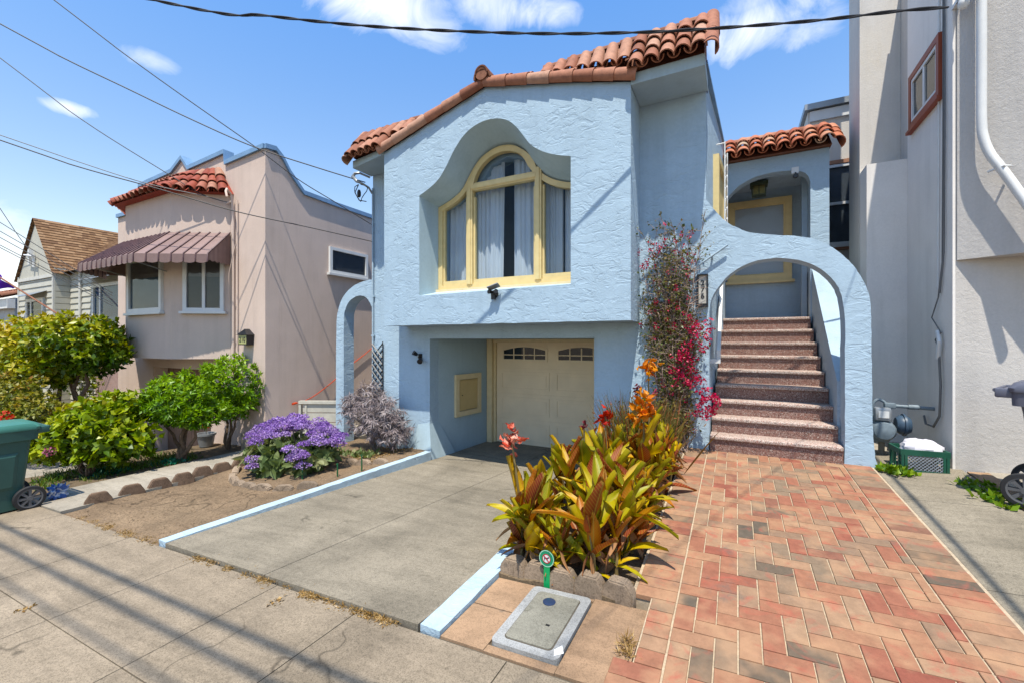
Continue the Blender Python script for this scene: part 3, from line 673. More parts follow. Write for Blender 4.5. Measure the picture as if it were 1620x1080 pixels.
rk = MB()
def run(mb, pts, up, r0, ex=.34, inv=False, mat=None, lap=.05, flip=False):
    pts = [Vector(p) for p in pts]
    for a, b in zip(pts, pts[1:]):
        n_ = max(1, round((b-a).length/ex)); d = (b-a)/n_
        for k in range(n_):
            p, q = a+d*k-d.normalized()*lap, a+d*(k+1)
            barrel(mb, p, q, up, r0+.008, r0-.012)
GL, GP, GR = (-5.45, 3.34), (-3.37, 3.93), (-1.16, 3.41)
# rake tiles facing the street: lower row on the wall edge, upper row behind
run(rk, [(GL[0],YF-.01,GL[1]-.02),(-4.4,YF-.01,3.62),(GP[0],YF-.01,GP[1]-.03)], (0,-1,.55), .095); run(rk, [(GR[0],YF-.01,GR[1]-.02),(-2.0,YF-.01,3.60),(GP[0],YF-.01,GP[1]-.03)], (0,-1,.55), .095)
run(rk, [(GL[0]+.1,YF+.12,GL[1]+.10),(-4.4,YF+.12,3.71),(GP[0],YF+.12,GP[1]+.05)], (0,-.2,1), .09); run(rk, [(GR[0]-.1,YF+.12,GR[1]+.08),(-2.0,YF+.12,3.69),(GP[0],YF+.12,GP[1]+.05)], (0,-.2,1), .09)
part('rake_tiles', rk, m_tile, house)
gr = MB()
for (xa, za, xb, zb) in ((-5.39,3.265,-3.37,3.88),(-3.37,3.88,-1.23,3.345)): gr.add([(xa,YF+.02,za),(xb,YF+.02,zb),(xb,6.6,zb),(xa,6.6,za),(xa,YF+.02,za-.2),(xb,YF+.02,zb-.2),(xb,6.6,zb-.2),(xa,6.6,za-.2)], [(0,1,2,3),(3,2,6,7),(0,3,7,4),(1,5,6,2)], .3, False)
for xa, xb, ya, za, zb in ((-6.2,-5.42,5.64,3.335,3.84),(-1.19,-.34,5.60,3.415,3.98)): gr.add([(xa,ya,za),(xb,ya,za),(xb,5.97,zb),(xa,5.97,zb),(xa,6.3,3.3),(xb,6.3,3.3)], [(0,1,2,3),(3,2,5,4),(0,3,4),(1,5,2)], .3, False)
for xa, xb in ((-5.42,-4.6),(-2.6,-1.19)): gr.add([(xa,5.85,3.45),(xb,5.85,3.45),(xb,5.97,3.9),(xa,5.97,3.9),(xa,6.3,3.3),(xb,6.3,3.3)], [(0,1,2,3),(3,2,5,4),(0,3,4),(1,5,2)], .3, False)
part('roof_deck', gr, m_tile_old, house)
rc = MB(); run(rc, [(-2.5,5.97,4.05),(-.22,5.97,4.06)], (0,0,1), .075, .36); part('ridge_tiles', rc, m_tile_old, house); rc = MB(); run(rc, [(-6.3,6.02,3.90),(-4.7,6.02,3.92)], (0,0,1), .075, .36)
part('ridge_tiles', rc, m_tile_old, house)
fn = MB(); barrel(fn, (-3.37,5.47,3.99), (-3.37,5.95,4.01), (0,0,1), .115, .10, .02, 12); barrel(fn, (-3.37,5.50,3.93), (-3.37,5.6,3.95), (0,-.3,1), .15, .14, .03, 12); fn.lathe([(.01,-.0),(.105,0),(.105,.03),(.01,.03)], (-3.37,5.485,4.0), 14, 'Y')
part('peak_tile', fn, m_tile_old, house)
# porch roof
pr_ = MB(); tile_field(pr_, -.2, 1.36, lambda x: V((x,8.22,3.10)), lambda x: V((x,8.72,3.52)), .2, 3, .03, .09)
for k in range(3): a = V((1.38,8.2,3.06)).lerp(V((1.38,8.75,3.50)), k/3); b = V((1.38,8.2,3.06)).lerp(V((1.38,8.75,3.50)), (k+1.1)/3); barrel(pr_, a, b, (.8,-.3,.5), .11, .095)
part('porch_roof_tiles', pr_, M_rnd('orange_clay_tile', [(0,(.38,.14,.085)),(.5,(.50,.20,.125)),(.85,(.53,.26,.17)),(1,(.48,.36,.26))], .75, .25, 14, .4, 60, .25), house)
pd = MB(); pd.add([(-.19,8.3,3.09),(1.33,8.3,3.09),(1.33,8.75,3.5),(-.19,8.75,3.5),(-.19,9.6,3.09),(1.33,9.6,3.09)], [(0,1,2,3),(3,2,5,4),(1,5,2),(0,3,4),(0,4,5,1)], .3, False); part('porch_roof_deck', pd, m_tile_old, house)
pq = MB(); run(pq, [(-.2,8.77,3.56),(1.36,8.77,3.56)], (0,0,1), .07, .4); part('porch_ridge_tiles', pq, m_tile, house)
# ---------------------------------------------------------------- fixtures on the house
ct = MB(); ct.tube([(-6.235,6.15,-1.9),(-6.235,6.15,2.95)], .018, 8)
for z in (.85, .1, -.9): ct.box(-6.27,-6.2,6.14,6.18,z,z+.03)
part('conduit', ct, m_blue_l, house)
wh = MB(); UP = Matrix.Translation((0,0,.40)); wh.M = UP; wh.tube([(-6.26,6.1,2.75),(-6.42,6.0,2.83),(-6.5,5.95,2.82),(-6.53,5.93,2.76),(-6.45,5.95,2.66),(-6.36,6.0,2.62)], [.02,.022,.03,.036,.03,.02], 8)
wh.tube([(-6.36,6.0,2.62),(-6.27,6.08,2.55),(-6.24,6.14,2.45)], .02, 8); part('service_head', wh, m_grayp, house)
lp = MB(); lp.M = UP; lp.tube([(-6.38,5.98,2.6)]+[(-6.38+.14*math.sin(a), 5.99+.06*math.sin(a*2), 2.44+.16*math.cos(a)) for a in [i*.5 for i in range(13)]], .008, 5); lp.tube([(-6.42,5.97,2.6),(-6.5,5.95,2.45),(-6.42,5.98,2.3),(-6.3,6.05,2.28)], .009, 5); lp.lathe([(.02,0),(.035,.03),(.035,.1),(.02,.14)], (-6.42,5.98,2.36), 8)
part('service_wire_loops', lp, m_wire, house)
# twin head security lamp under the window, camera under porch, lanterns
def spot(mb, p, d, r_=.045, l_=.11):
    p, d = Vector(p), Vector(d).normalized(); mb.tube([p, p+d*l_*.3, p+d*l_], [r_*.45, r_*.75, r_], 12)
sl_ = MB(); sl_.lathe([(.06,0),(.06,-.025),(.045,-.03)], (-3.2,5.6,.70), 14, 'Y'); spot(sl_, (-3.22,5.56,.73), (-.3,-.9,.0), .032, .08); spot(sl_, (-3.17,5.56,.73), (.55,-.8,.05), .032, .08); sl_.box(-3.23,-3.17,5.53,5.57,.62,.68)
so_ = part('security_light', sl_, m_black, house); sp_ = MB(); sp_.M = Matrix.Translation((-3.17,5.50,.80)) @ Matrix.Rotation(R(-25),4,'X') @ Matrix.Rotation(R(-20),4,'Y'); sp_.box(-.09,.09,-.05,.05,-.006,.006); part('solar_panel', sp_, m_grayp, so_)
wl = MB(); wl.box(-5.12,-5.05,6.155,6.18,-.36,-.22); spot(wl, (-5.12,6.13,-.24), (-.4,-.8,.5), .045, .09); spot(wl, (-5.04,6.13,-.31), (.35,-.8,-.5), .05, .1); wl.tube([(-5.085,6.17,-.28),(-5.085,6.12,-.28)], .02)
part('wall_lamp', wl, m_black, house)
cl = MB(); cl.box(.22,.50,8.86,9.10,2.80,2.855); cl.box(.25,.47,8.89,9.07,2.62,2.64)
for x in (.26,.36,.46): 
    for y in (8.90,9.06): cl.tube([(x,y,2.62),(x+(x-.36)*.1,y,2.80)], .008, 5)
clo = part('ceiling_lantern', cl, M_plain('green_bronze', (.05,.07,.04), .5, .3, 30), house); cg = MB(); cg.box(.27,.45,8.91,9.05,2.645,2.795); part('lantern_glass', cg, m_brass, clo)
cm_ = MB(); cm_.box(.80,.90,8.37,8.40,2.74,2.84); cmo = part('door_camera', cm_, m_whitep, house); cc = MB(); cc.lathe([(.035,-.05),(.04,-.02),(.03,0)], (.855,8.38,2.69), 12, 'Y'); cc.tube([(.855,8.37,2.75),(.855,8.36,2.70)], .012); part('lens', cc, m_black, cmo)
# number plaques
np_ = MB(); np_.band([(-.455,.45),(-.325,.45),(-.325,.87),(-.455,.87)], .016, 6.10, 6.178); np_.box(-.445,-.335,6.13,6.17,.46,.49); npo = part('number_plaque', np_, m_black, house, 'black framed vertical house number plaque reading 276')
nf = MB(); nf.box(-.438,-.342,6.125,6.17,.49,.855); part('plaque_face', nf, M_plain('plaque_cream', (.50,.48,.43), .5), npo)
for ch_, z in (('2',.755),('7',.67),('6',.585)):
    part('digit', textmesh(ch_, .095, Matrix.Translation((-.39,6.122,z)) @ Matrix.Rotation(R(90),4,'X') , .003), m_black, npo)
np2 = MB(); np2.box(-.98,-.66,6.135,6.165,.38,.53); npo2 = part('number_plaque', np2, m_black, house, 'black horizontal number plate half hidden by the vine')
part('digit', textmesh('22', .12, Matrix.Translation((-.90,6.13,.455)) @ Matrix.Rotation(R(90),4,'X'), .003), M_plain('plate_cream', (.6,.58,.5), .5), npo2)
wr = MB(); wr.tube([(-.10,6.12,1.22),(-.44,6.12,.99),(-.62,6.12,.87)], .014, 8); wr.tube([(-.28,6.12,1.10),(-.28,6.178,1.07)], .012, 6); part('wall_rail', wr, m_blue_l, house)

# low blue walls edging the driveway
def lowwall(name, pts, w_, zt, zb, label):
    mb = MB(); pts = [Vector(p) for p in pts]
    n = len(pts); vs = []
    for i, p in enumerate(pts):
        j = rnd.uniform(-.003, .003)
        vs += [(p.x+j, p.y, zt(p.y)+rnd.uniform(-.003,.003)), (p.x+w_+j, p.y, zt(p.y)+rnd.uniform(-.003,.003)), (p.x+w_+j+.004, p.y, zb(p.y)), (p.x+j, p.y, zb(p.y))]
    fs = [(0,3,2,1), tuple(4*(n-1)+k for k in range(4))]
    for i in range(n-1):
        for k in range(4): fs.append((4*i+k, 4*i+(k+1)%4, 4*i+4+(k+1)%4, 4*i+4+k))
    mb.add(vs, fs, .5, False); return single(name, mb, M_LW, label, 'low wall')
M_LW = M_stucco('kerb_paint', (.45, .56, .64), 1.6, .5, warm=(.34,.33,.30), rough=.8)
lowwall('low_wall', [(-4.86, 2.08+i*.11, 0) for i in range(37)], .125, lambda y: sw(-4.8)+.035+(y-2.08)*-.012+.0, lambda y: sw(-4.8)-.5, 'narrow pale blue kerb wall between the dirt bed and the driveway')
lowwall('low_wall', [(-1.715, 2.08+i*.1, 0) for i in range(41)], .145, lambda y: sw(-1.7)+.03+(y-2.08)*.02, lambda y: sw(-1.7)-.6, 'narrow pale blue kerb wall between the driveway and the canna planter')
# ================================================================ tan neighbour
TX0, TX1, TY = -14.5, -8.25, 5.3
tan = thing('stucco_house', 'pinkish tan stucco house with striped awning over its bay window', 'house', (-11.4, 5.6, -2.6))
top = [(-14.5,3.25),(-13.35,3.25),(-13.3,3.86),(-11.75,3.94),(-11.30,4.17),(-11.02,3.88),(-9.6,3.96),(-9.58,3.72),(-8.25,3.80)]
tw = MB(); tw.prism([(-14.5,-3.2)] + [(-12.65,-3.2),(-12.65,-.62),(-10.15,-.62),(-10.15,-3.2),(-8.25,-3.2)] + top[::-1], TY, TY+.3)
sp = [(5.601,3.75),(5.602,3.78),(5.82,3.46),(6.14,3.14),(6.98,3.12),(15,3.12)]
n = len(sp)
yz_prism(tw, [(5.601,-3.2)]+sp+[(15,-3.2)], TX1-.25, TX1); yz_prism(tw, [(5.601,-3.2),(5.601,3.1),(15,3.1),(15,-3.2)], TX0, TX0+.25)
part('wall', tw, m_tan, tan)
tb = MB(); bp = [(-9.42,5.297),(-10.35,4.63),(-12.3,4.63),(-13.25,5.297)]
tb.hprism(bp, -.36, 3.06); part('bay', tb, m_tan, tan)
tc_ = MB()
def capseg(mb, a, b, w_=.17, h=.09):
    (xa, ya, za), (xb, yb, zb) = a, b
    dx, dy = xb-xa, yb-ya; l = math.hypot(dx, dy) or 1; nx_, ny_ = dy/l*w_, -dx/l*w_
    mb.add([(xa+nx_*.3,ya+ny_*.3,za),(xb+nx_*.3,yb+ny_*.3,zb),(xb-nx_,yb-ny_,zb),(xa-nx_,ya-ny_,za)]+[(xa+nx_*.3,ya+ny_*.3,za+h),(xb+nx_*.3,yb+ny_*.3,zb+h),(xb-nx_,yb-ny_,zb+h),(xa-nx_,ya-ny_,za+h)],
           [(0,3,2,1),(4,5,6,7),(0,1,5,4),(1,2,6,5),(2,3,7,6),(3,0,4,7)], .5, False)
for a, b in zip(top, top[1:]): capseg(tc_, (a[0],TY,a[1]), (b[0],TY,b[1]))
sp2 = [(5.28,3.80),(5.5,3.83),(5.66,3.70)]+sp[2:]
for a, b in zip(sp2, sp2[1:]): capseg(tc_, (TX1,a[0],a[1]), (TX1,b[0],b[1]))
part('parapet_cap', tc_, m_flash, tan)
ttl = MB()
def line_tiles(mb, A, B, A2, B2, n_, rows, ra=.085):
    A, B, A2, B2 = map(Vector, (A, B, A2, B2))
    for i in range(n_):
        a, b = A.lerp(B, (i+.5)/n_), A2.lerp(B2, (i+.5)/n_); d = b-a
        for k in range(rows): 
            p, q = a+d*(k/rows)-d.normalized()*.05, a+d*((k+1.05)/rows); barrel(mb, p+Vector((0,0,.05)), q+Vector((0,0,.02)), (0,-.3,1), ra, ra-.02)
            if i < n_-1:
                a2, b2 = A.lerp(B, (i+1)/n_), A2.lerp(B2, (i+1)/n_); d2 = b2-a2; barrel(mb, a2+d2*(k/rows)+Vector((0,0,.07)), a2+d2*((k+1)/rows)+Vector((0,0,.07)), (0,-.3,1), ra*.9, ra*.9, inv=True)
E1, E2, E3, E4 = (-9.3,5.2,3.06), (-10.3,4.45,3.06), (-12.4,4.45,3.06), (-13.4,5.2,3.06)
F1, F2, F3 = (-9.75,5.3,3.62), (-10.8,5.25,3.72), (-11.9,5.25,3.72); F4 = (-12.9,5.3,3.6)
line_tiles(ttl, E1, E2, F1, F2, 6, 3, .10); line_tiles(ttl, E2, E3, F2, F3, 11, 3, .10); line_tiles(ttl, E3, E4, F3, F4, 6, 3, .10)
run(ttl, [E2, F2], (0,-.2,1), .10); run(ttl, [E3, F3], (0,-.2,1), .10)
part('bay_roof_tiles', ttl, m_tile_red, tan)
td = MB(); td.add([E1,E2,E3,E4,F1,F2,F3,F4,(-9.3,5.3,3.06),(-13.4,5.3,3.06)], [(0,1,5,4),(1,2,6,5),(2,3,7,6),(0,8,9,3,2,1),(0,4,8),(3,9,7)], .3, False)
part('bay_roof_deck', td, M_plain('red_roof_board', (.30,.07,.05), .8), tan)
# windows in the bay
def win(parent, Mt, w_, h, splits=(.5,), frame=.06, fm=None, glass=None, sill=True, inner=None, depth=.05):
    f = MB(); f.M = Mt; f.band([(0,0),(w_,0),(w_,h),(0,h)], frame, -depth, .02)
    for s_ in splits: f.box(w_*s_-frame*.4, w_*s_+frame*.4, -depth*.8, .01, frame, h-frame)
    if sill: f.box(-.05, w_+.05, -depth-.04, 0, -.05, -.002)
    fo_ = part('window', f, fm or m_whitep, parent)
    g_ = MB(); g_.M = Mt; g_.box(frame*.5, w_-frame*.5, -.012, -.006, frame*.5, h-frame*.5); part('pane', g_, glass or m_glassm, fo_)
    if inner: 
        g_ = MB(); g_.M = Mt; g_.box(frame*.6, w_-frame*.6, -.004, -.001, frame*.6, h*inner[1]); part('blind', g_, inner[0], fo_)
    return fo_
def wallM(x, y, z, x2, y2):      # local x runs from (x,y) to (x2,y2), local -y faces out
    return Matrix.Translation((x, y, z)) @ Matrix.Rotation(math.atan2(y2-y, x2-x), 4, 'Z')
m_blind = M_plain('pale_blind', (.33,.42,.50), .9)
win(tan, wallM(-12.12,4.625,.62,-10.6,4.625), 1.5, 1.2, (), .09, inner=(m_blind,.62)); 
win(tan, wallM(-10.14,4.775,.62,-9.5,5.234), .78, 1.2, (.5,), .07, inner=(M_plain('dark_blind',(.16,.17,.17),.9),.6))
# striped awning
aw = MB(); m_aw = M_rnd('awning_metal', [(0,(.21,.14,.13)),(1,(.29,.20,.185))], .55, .15, 8, .1)
rt_ = [(-9.4,5.28,2.26),(-10.35,4.615,2.24),(-12.3,4.615,2.24),(-13.25,5.28,2.24)]; rb_ = [(-9.15,4.72,1.70),(-10.1,3.92,1.66),(-12.55,3.92,1.66),(-13.5,4.72,1.66)]
ribs = MB()
for s_, n_ in ((0,6),(1,11),(2,6)):
    A, B, A2, B2 = V(rt_[s_]), V(rt_[s_+1]), V(rb_[s_]), V(rb_[s_+1])
    for i in range(n_):
        a, b, c, d = A.lerp(B,i/n_), A.lerp(B,(i+1)/n_), A2.lerp(B2,(i+1)/n_), A2.lerp(B2,i/n_)
        aw.add([a,b,c,d,a-V((0,0,.012)),b-V((0,0,.012)),c-V((0,0,.012)),d-V((0,0,.012))], [(0,3,2,1),(4,5,6,7),(0,1,5,4),(2,3,7,6)], None, False)
        o = V((0,-.006,0)); n3 = 4; low = [c.lerp(d, k/n3)+V((0,0,-.15-.025*math.sin(math.pi*k/n3))) for k in range(n3+1)]
        aw.add([c+o, d+o]+[p+o for p in low[::-1]]+[c+o*.1, d+o*.1]+[p+o*.1 for p in low[::-1]], [tuple(range(n3+3)), tuple(range(n3+3, 2*n3+6))[::-1]], None, False)
        ribs.tube([a+V((0,0,.012)), d+V((0,0,.012)), d+V((0,-.01,-.15))], .016, 5)
A, B, A2 = V(rt_[0]), V(rt_[0])+V((0,0,-.6)), V(rb_[0]); nn = 10
for k in range(nn):
    p, q = A.lerp(A2, k/nn), A.lerp(A2, (k+1)/nn); lo = 1.60
    aw.quad(p, q, V((q.x,q.y,lo-.03*(k%2))), V((p.x,p.y,lo-.03*((k+1)%2))))
A, A2 = V(rt_[3]), V(rb_[3])
aw.quad(A, A2, V((A2.x,A2.y,1.6)), V((A.x,A.y,1.6)))
awo = part('awning', aw, m_aw, tan); part('awning_rib', ribs, M_plain('awning_seam', (.10,.055,.06), .6), awo)
br = MB(); 
for x in (-12.2,-10.5): br.tube([(x,4.63,1.45),(x,4.0,1.60)], .012, 5)
br.tube([(-12.5,3.96,1.62),(-10.1,3.96,1.62)], .012, 5); part('awning_bracket', br, m_grayp, awo)
# garage under the bay, conduit and lamps
tg = MB(); tg.box(-12.65,-10.15,5.61,5.66,-3.0,-.6); 
for i in range(9): tg.box(-12.6+i*.27,-12.6+i*.27+.255,5.595,5.61,-3.0,-.64)
part('garage_door', tg, M_plain('brown_door', (.26,.17,.13), .7, .15), tan)
win(tan, wallM(TX1+.004,6.79,1.56,TX1+.004,7.95), 1.14, .60, (), .07, inner=(M_plain('grey_blind',(.22,.20,.21),.9),.9))
cd = MB(); cd.tube([(-9.25,5.26,-1.2),(-9.25,5.26,2.6),(-9.25,5.22,3.02),(-9.20,5.1,3.10),(-9.12,5.04,3.02),(-9.08,5.04,2.9)], .022, 8); cd.tube([(-9.13,5.27,-.2),(-9.13,5.27,2.9)], .014, 6)
cd.tube([(-9.28,5.25,2.9),(-9.40,5.2,2.85)], .02, 6); cd.tube([(-9.2,5.27,2.0),(-9.3,5.2,1.4),(-9.38,5.24,.8)], .008, 5)
part('service_conduit', cd, m_tan, tan)
nb = MB(); nb.box(-8.90,-8.62,5.16,5.297,-.07,.13); nb.add([(-8.93,5.13,.13),(-8.59,5.13,.13),(-8.59,5.297,.13),(-8.93,5.297,.13),(-8.76,5.2,.25),(-8.76,5.297,.25)], [(0,1,4),(1,2,5,4),(3,0,4,5)], .5, False)
nbo = part('number_lamp', nb, m_black, tan); nf = MB(); nf.box(-8.885,-8.635,5.153,5.158,-.05,.12); part('lamp_panel', nf, M_plain('yellowed_panel', (.45,.45,.22), .5), nbo)
part('digit', textmesh('210', .14, Matrix.Translation((-8.76,5.15,.035)) @ Matrix.Rotation(R(90),4,'X'), .002), m_black, nbo)
tr_ = MB(); tr_.box(-14.2,-8.6,5.62,14.8,2.7,2.75); part('flat_roof', tr_, m_asph, tan)
# ================================================================ siding house
m_side = M_plain('cream_siding', (.52,.50,.43), .6, .06, 3)
m_shing = M_rnd('brown_shingles', [(0,(.17,.095,.055)),(.5,(.27,.16,.09)),(1,(.36,.23,.14))], .9, .35, 25, .3, 60)
sh = thing('siding_house', 'cream clapboard house with brown shingle gable roof', 'house', (-18.5, 6, -2.8))
def siding(mb, x0, x1, z0, z1, y, pitch=.19, xf=None):
    z = z0
    while z < z1-.01:
        zt = min(z+pitch, z1); a, b = (x0, x1)
        mb.add([(a,y-.03,z),(b,y-.03,z),(b,y-.003,zt),(a,y-.003,zt),(a,y,z),(b,y,z)], [(0,1,2,3),(0,4,5,1)], None, False); z = zt
s1 = MB(); s1.box(-22,-19,5.37,14,-3,2.3); s1.box(-19,-14.62,5.75,14,-3,2.2); siding(s1,-22,-19,-2.6,2.0,5.37); siding(s1,-18.96,-14.62,-2.6,2.15,5.75)
s1.add([(-22.1,5.36,2.1),(-18.95,5.36,2.1),(-20.5,5.36,3.95),(-22.1,5.6,2.1),(-18.95,5.6,2.1),(-20.5,5.6,3.95)], [(0,1,2),(5,4,3)], .5, False)
for i in range(24):                                          # side boards of the projecting gable
    s1.box(-19.0,-18.975,5.37,5.75,-2.6+i*.19,-2.6+i*.19+.17)
part('wall', s1, m_side, sh)
s2 = MB(); s2.box(-19.06,-18.98,5.33,5.40,-2.8,2.2); s2.box(-18.2,-18.1,5.68,5.72,-2.6,2.15); s2.box(-22.05,-19,5.32,5.365,2.02,2.12); s2.box(-22.06,-21.98,5.33,5.40,-2.8,2.2); part('trim', s2, M_plain('pale_trim', (.62,.60,.55), .5), sh)
s3 = MB()
def shingle_face(mb, A, B, A2, B2, rows, cols):
    A, B, A2, B2 = map(Vector, (A,B,A2,B2))
    nrm = (B-A).cross(A2-A).normalized(); nrm = nrm if nrm.z > 0 else -nrm
    for r_ in range(rows):
        a0, b0, a1, b1 = A.lerp(A2,r_/rows), B.lerp(B2,r_/rows), A.lerp(A2,(r_+1)/rows), B.lerp(B2,(r_+1)/rows); o = rnd.random()
        for c in range(-1, cols):
            f0, f1 = max(0,(c+o)/cols), min(1,(c+1+o)/cols)
            if f1 <= f0: continue
            mb.add([a0.lerp(b0,f0)+nrm*.02, a0.lerp(b0,f1)+nrm*.02, a1.lerp(b1,f1), a1.lerp(b1,f0), a0.lerp(b0,f0), a0.lerp(b0,f1)], [(0,1,2,3),(0,4,5,1)], None, False)
shingle_face(s3, (-18.9,5.28,2.12),(-18.9,13,2.12),(-20.5,5.28,4.05),(-20.5,13,4.05), 20, 46); shingle_face(s3, (-22.2,5.28,2.05),(-22.2,13,2.05),(-20.5,5.28,4.05),(-20.5,13,4.05), 18, 40)
shingle_face(s3, (-20.0,5.55,2.18),(-14.6,5.55,2.18),(-20.0,7.6,4.0),(-14.6,7.6,4.0), 20, 34)
part('roof', s3, m_shing, sh)
s4 = MB(); s4.box(-14.7,-20,7.55,9.6,3.8,3.98); part('roof_deck', s4, m_tile_old, sh)
win(sh, wallM(-21.2,5.35,.15,-19.6,5.35), 1.5, 1.25, (.28,), .1, inner=(M_plain('green_blind',(.16,.22,.16),.9),.95)); win(sh, wallM(-17.2,5.71,.25,-15.0,5.71), 2.3, 1.45, (.22,.8), .1, inner=(M_plain('sky_blue_blind',(.22,.42,.62),.6),.95))
aw2 = MB(); aw2.add([(-21.4,5.35,1.62),(-19.5,5.35,1.62),(-19.5,5.0,1.45),(-21.4,5.0,1.45)], [(0,1,2,3)], .5, False); part('window_hood', aw2, m_grayp, sh); aw2 = MB(); aw2.add([(-17.4,5.72,1.95),(-14.9,5.72,1.95),(-14.9,5.3,1.78),(-17.4,5.3,1.78)], [(0,1,2,3)], .5, False); part('window_hood', aw2, m_grayp, sh)
br = MB(); br.box(-20.6,-20.5,5.2,5.3,2.5,3.0); br.tube([(-20.9,5.2,2.85),(-20.2,5.2,2.75)], .03, 6); br.tube([(-20.25,5.25,2.8),(-20.25,5.25,2.4)], .03, 6); part('cable_bracket', br, m_whitep, sh)
g_ = MB(); g_.box(-17.0,-15.2,5.68,5.72,-2.6,-.7); part('garage_door', g_, M_plain('pinkish_door', (.40,.28,.25), .7), sh)
# far red tiled house
fh = thing('far_house', 'pale far house with a low red tile roof at the left edge', 'house', (-31, 7, -3.5))
f1 = MB(); f1.box(-38,-23.5,5.6,14,-4,1.6); part('wall', f1, M_plain('pale_wall', (.50,.50,.50), .8), fh)
f2 = MB(); line_tiles(f2, (-38,5.3,1.6),(-23.4,5.3,1.6),(-38,6.6,2.1),(-23.4,6.6,2.1), 60, 3, .12); part('roof_tiles', f2, m_tile_old, fh)
f3 = MB(); f3.box(-38,-23.4,5.4,5.6,1.2,1.55); part('fascia', f3, m_whitep, fh); win(fh, wallM(-28.5,5.59,-.2,-26,5.59), 1.8, 1.0, (.5,))
fl = thing('flag', 'purple flag on a slanting pole at the left edge', 'flag', (-19,4.7,.75))
pz = MB(); pz.tube([(-17.0,4.9,.75),(-20.8,4.5,2.15)], .022, 6); part('pole', pz, m_tile_old, fl)
pz = MB()
def fp(a, b): return (-20.8+a*1.15, 4.5+.10*math.sin(a*7+b*2)+a*.1, 2.15-a*.42-b*(.55-.45*a)+.03*math.sin(a*11))
for i in range(10):
    for j in range(5): pz.add([fp(i/10,j/5),fp((i+1)/10,j/5),fp((i+1)/10,(j+1)/5),fp(i/10,(j+1)/5)], [(0,1,2,3)], .5, True)
part('cloth', pz, M_plain('purple_cloth', (.12,.04,.42), .8), fl)

# ================================================================ white building on the right
wb = thing('stucco_building', 'tall white rough stucco building with a chimney and red framed window at the right', 'building', (4.5,8,-1.7))
b1 = MB(); b1.hprism([(2.12,6.4),(9,6.4),(9,16),(2.12,16)], -2.2, 5.2); b1.hprism([(2.125,6.395),(2.125,6.38),(3.5,5.60),(9,5.60),(9,6.395)], .88, 5.2)
part('wall', b1, m_white, wb)
b2 = MB(); b2.hprism([(1.645,8.17),(2.118,8.17),(2.118,8.85),(1.645,8.85)], -2.2, 8); 
part('rear_wall', b2, m_white2, wb)
b3 = MB(); b3.hprism([(1.65,7.8),(2.117,7.8),(2.117,8.168),(1.65,8.168)], -2.2, 2.52); part('chimney', b3, m_whsm, wb)
b4 = MB(); b4.box(2.095,2.119,6.401,7.799,-2.2,5.2); part('smooth_side', b4, m_whsm, wb)
sM = wallM(2.092,7.62,2.82,2.092,6.64)
f = MB(); f.M = sM; f.band([(0,0),(.98,0),(.98,.72),(0,.72)], .075, -.04, .0); f.box(-.03,1.0,-.06,0,-.04,-.002); wo = part('window', f, M_plain('red_brown_frame', (.30,.085,.05), .5), wb)
f = MB(); f.M = sM; f.band([(.075,.075),(.905,.075),(.905,.645),(.075,.645)], .045, -.03, -.0); f.box(.46,.51,-.026,0,.1,.62); part('sash', f, m_whitep, wo); f = MB(); f.M = sM; f.box(.1,.88,-.012,-.008,.1,.62); part('pane', f, m_glassd, wo)
# pipe with brackets
pp = MB(); pz_ = on_line([(1553,0),(1553,110),(1553,190),(1556,218),(1566,243),(1582,264),(1600,288),(1630,330),(1660,372)], (2.125,6.25,0), (3.5,5.47,0)); pp.tube(smoothline([pz_[0]+V((0,0,2))]+pz_, 5), .040, 12)
q_ = on_line([(1578,256),(1592,274)], (2.125,6.25,0), (3.5,5.47,0)); pp.tube([q_[0]+V((-.05,.05,-.08)), q_[0].lerp(q_[1],.5)+V((0,-.045,0)), q_[1]+V((.05,.05,.08))], .012, 6)
part('drain_pipe', pp, m_whitep, wb)
iw = MB(); iw.lathe([(.02,0),(.045,.03),(.045,.07),(.03,.12),(.03,.2)], (2.12,6.22,3.50), 12); iw.box(2.09,2.14,6.25,6.42,3.62,3.66); iw.tube([(2.10,6.3,3.62),(2.10,6.3,5)], .012, 6); part('insulator', iw, m_whitep, wb)
cw = MB(); cw.tube([(2.085,6.72,5.0),(2.085,6.73,2.0),(2.085,6.75,.6)], .012, 6); part('cable_cover', cw, m_whitep, wb)
cw = MB(); cw.tube([(2.08,6.60,5.0),(2.075,6.58,2.6),(2.08,6.62,.9),(2.07,6.70,.5)], .008, 5); cw.tube([(2.08,6.56,5.0),(2.075,6.54,2.3),(2.075,6.56,1.0),(2.07,6.66,.55)], .008, 5)
cw.tube([(2.07,6.70,.5),(2.06,6.85,.28),(2.07,6.62,.10),(2.06,6.75,.02),(2.07,6.66,-.1)], .007, 5); cw.tube([(2.06,6.65,-.1),(2.06,6.60,-.5),(2.06,6.63,-.85),(2.06,6.8,-1.0),(2.05,7.0,-1.0),(2.07,7.12,-.92)], .012, 6)
part('loose_cable', cw, m_wireg, wb); cw = MB(); cw.tube([(2.06,6.68,.12),(2.05,6.60,.0),(2.055,6.66,-.2)], .022, 7); part('cable_clip', cw, m_whitep, wb)
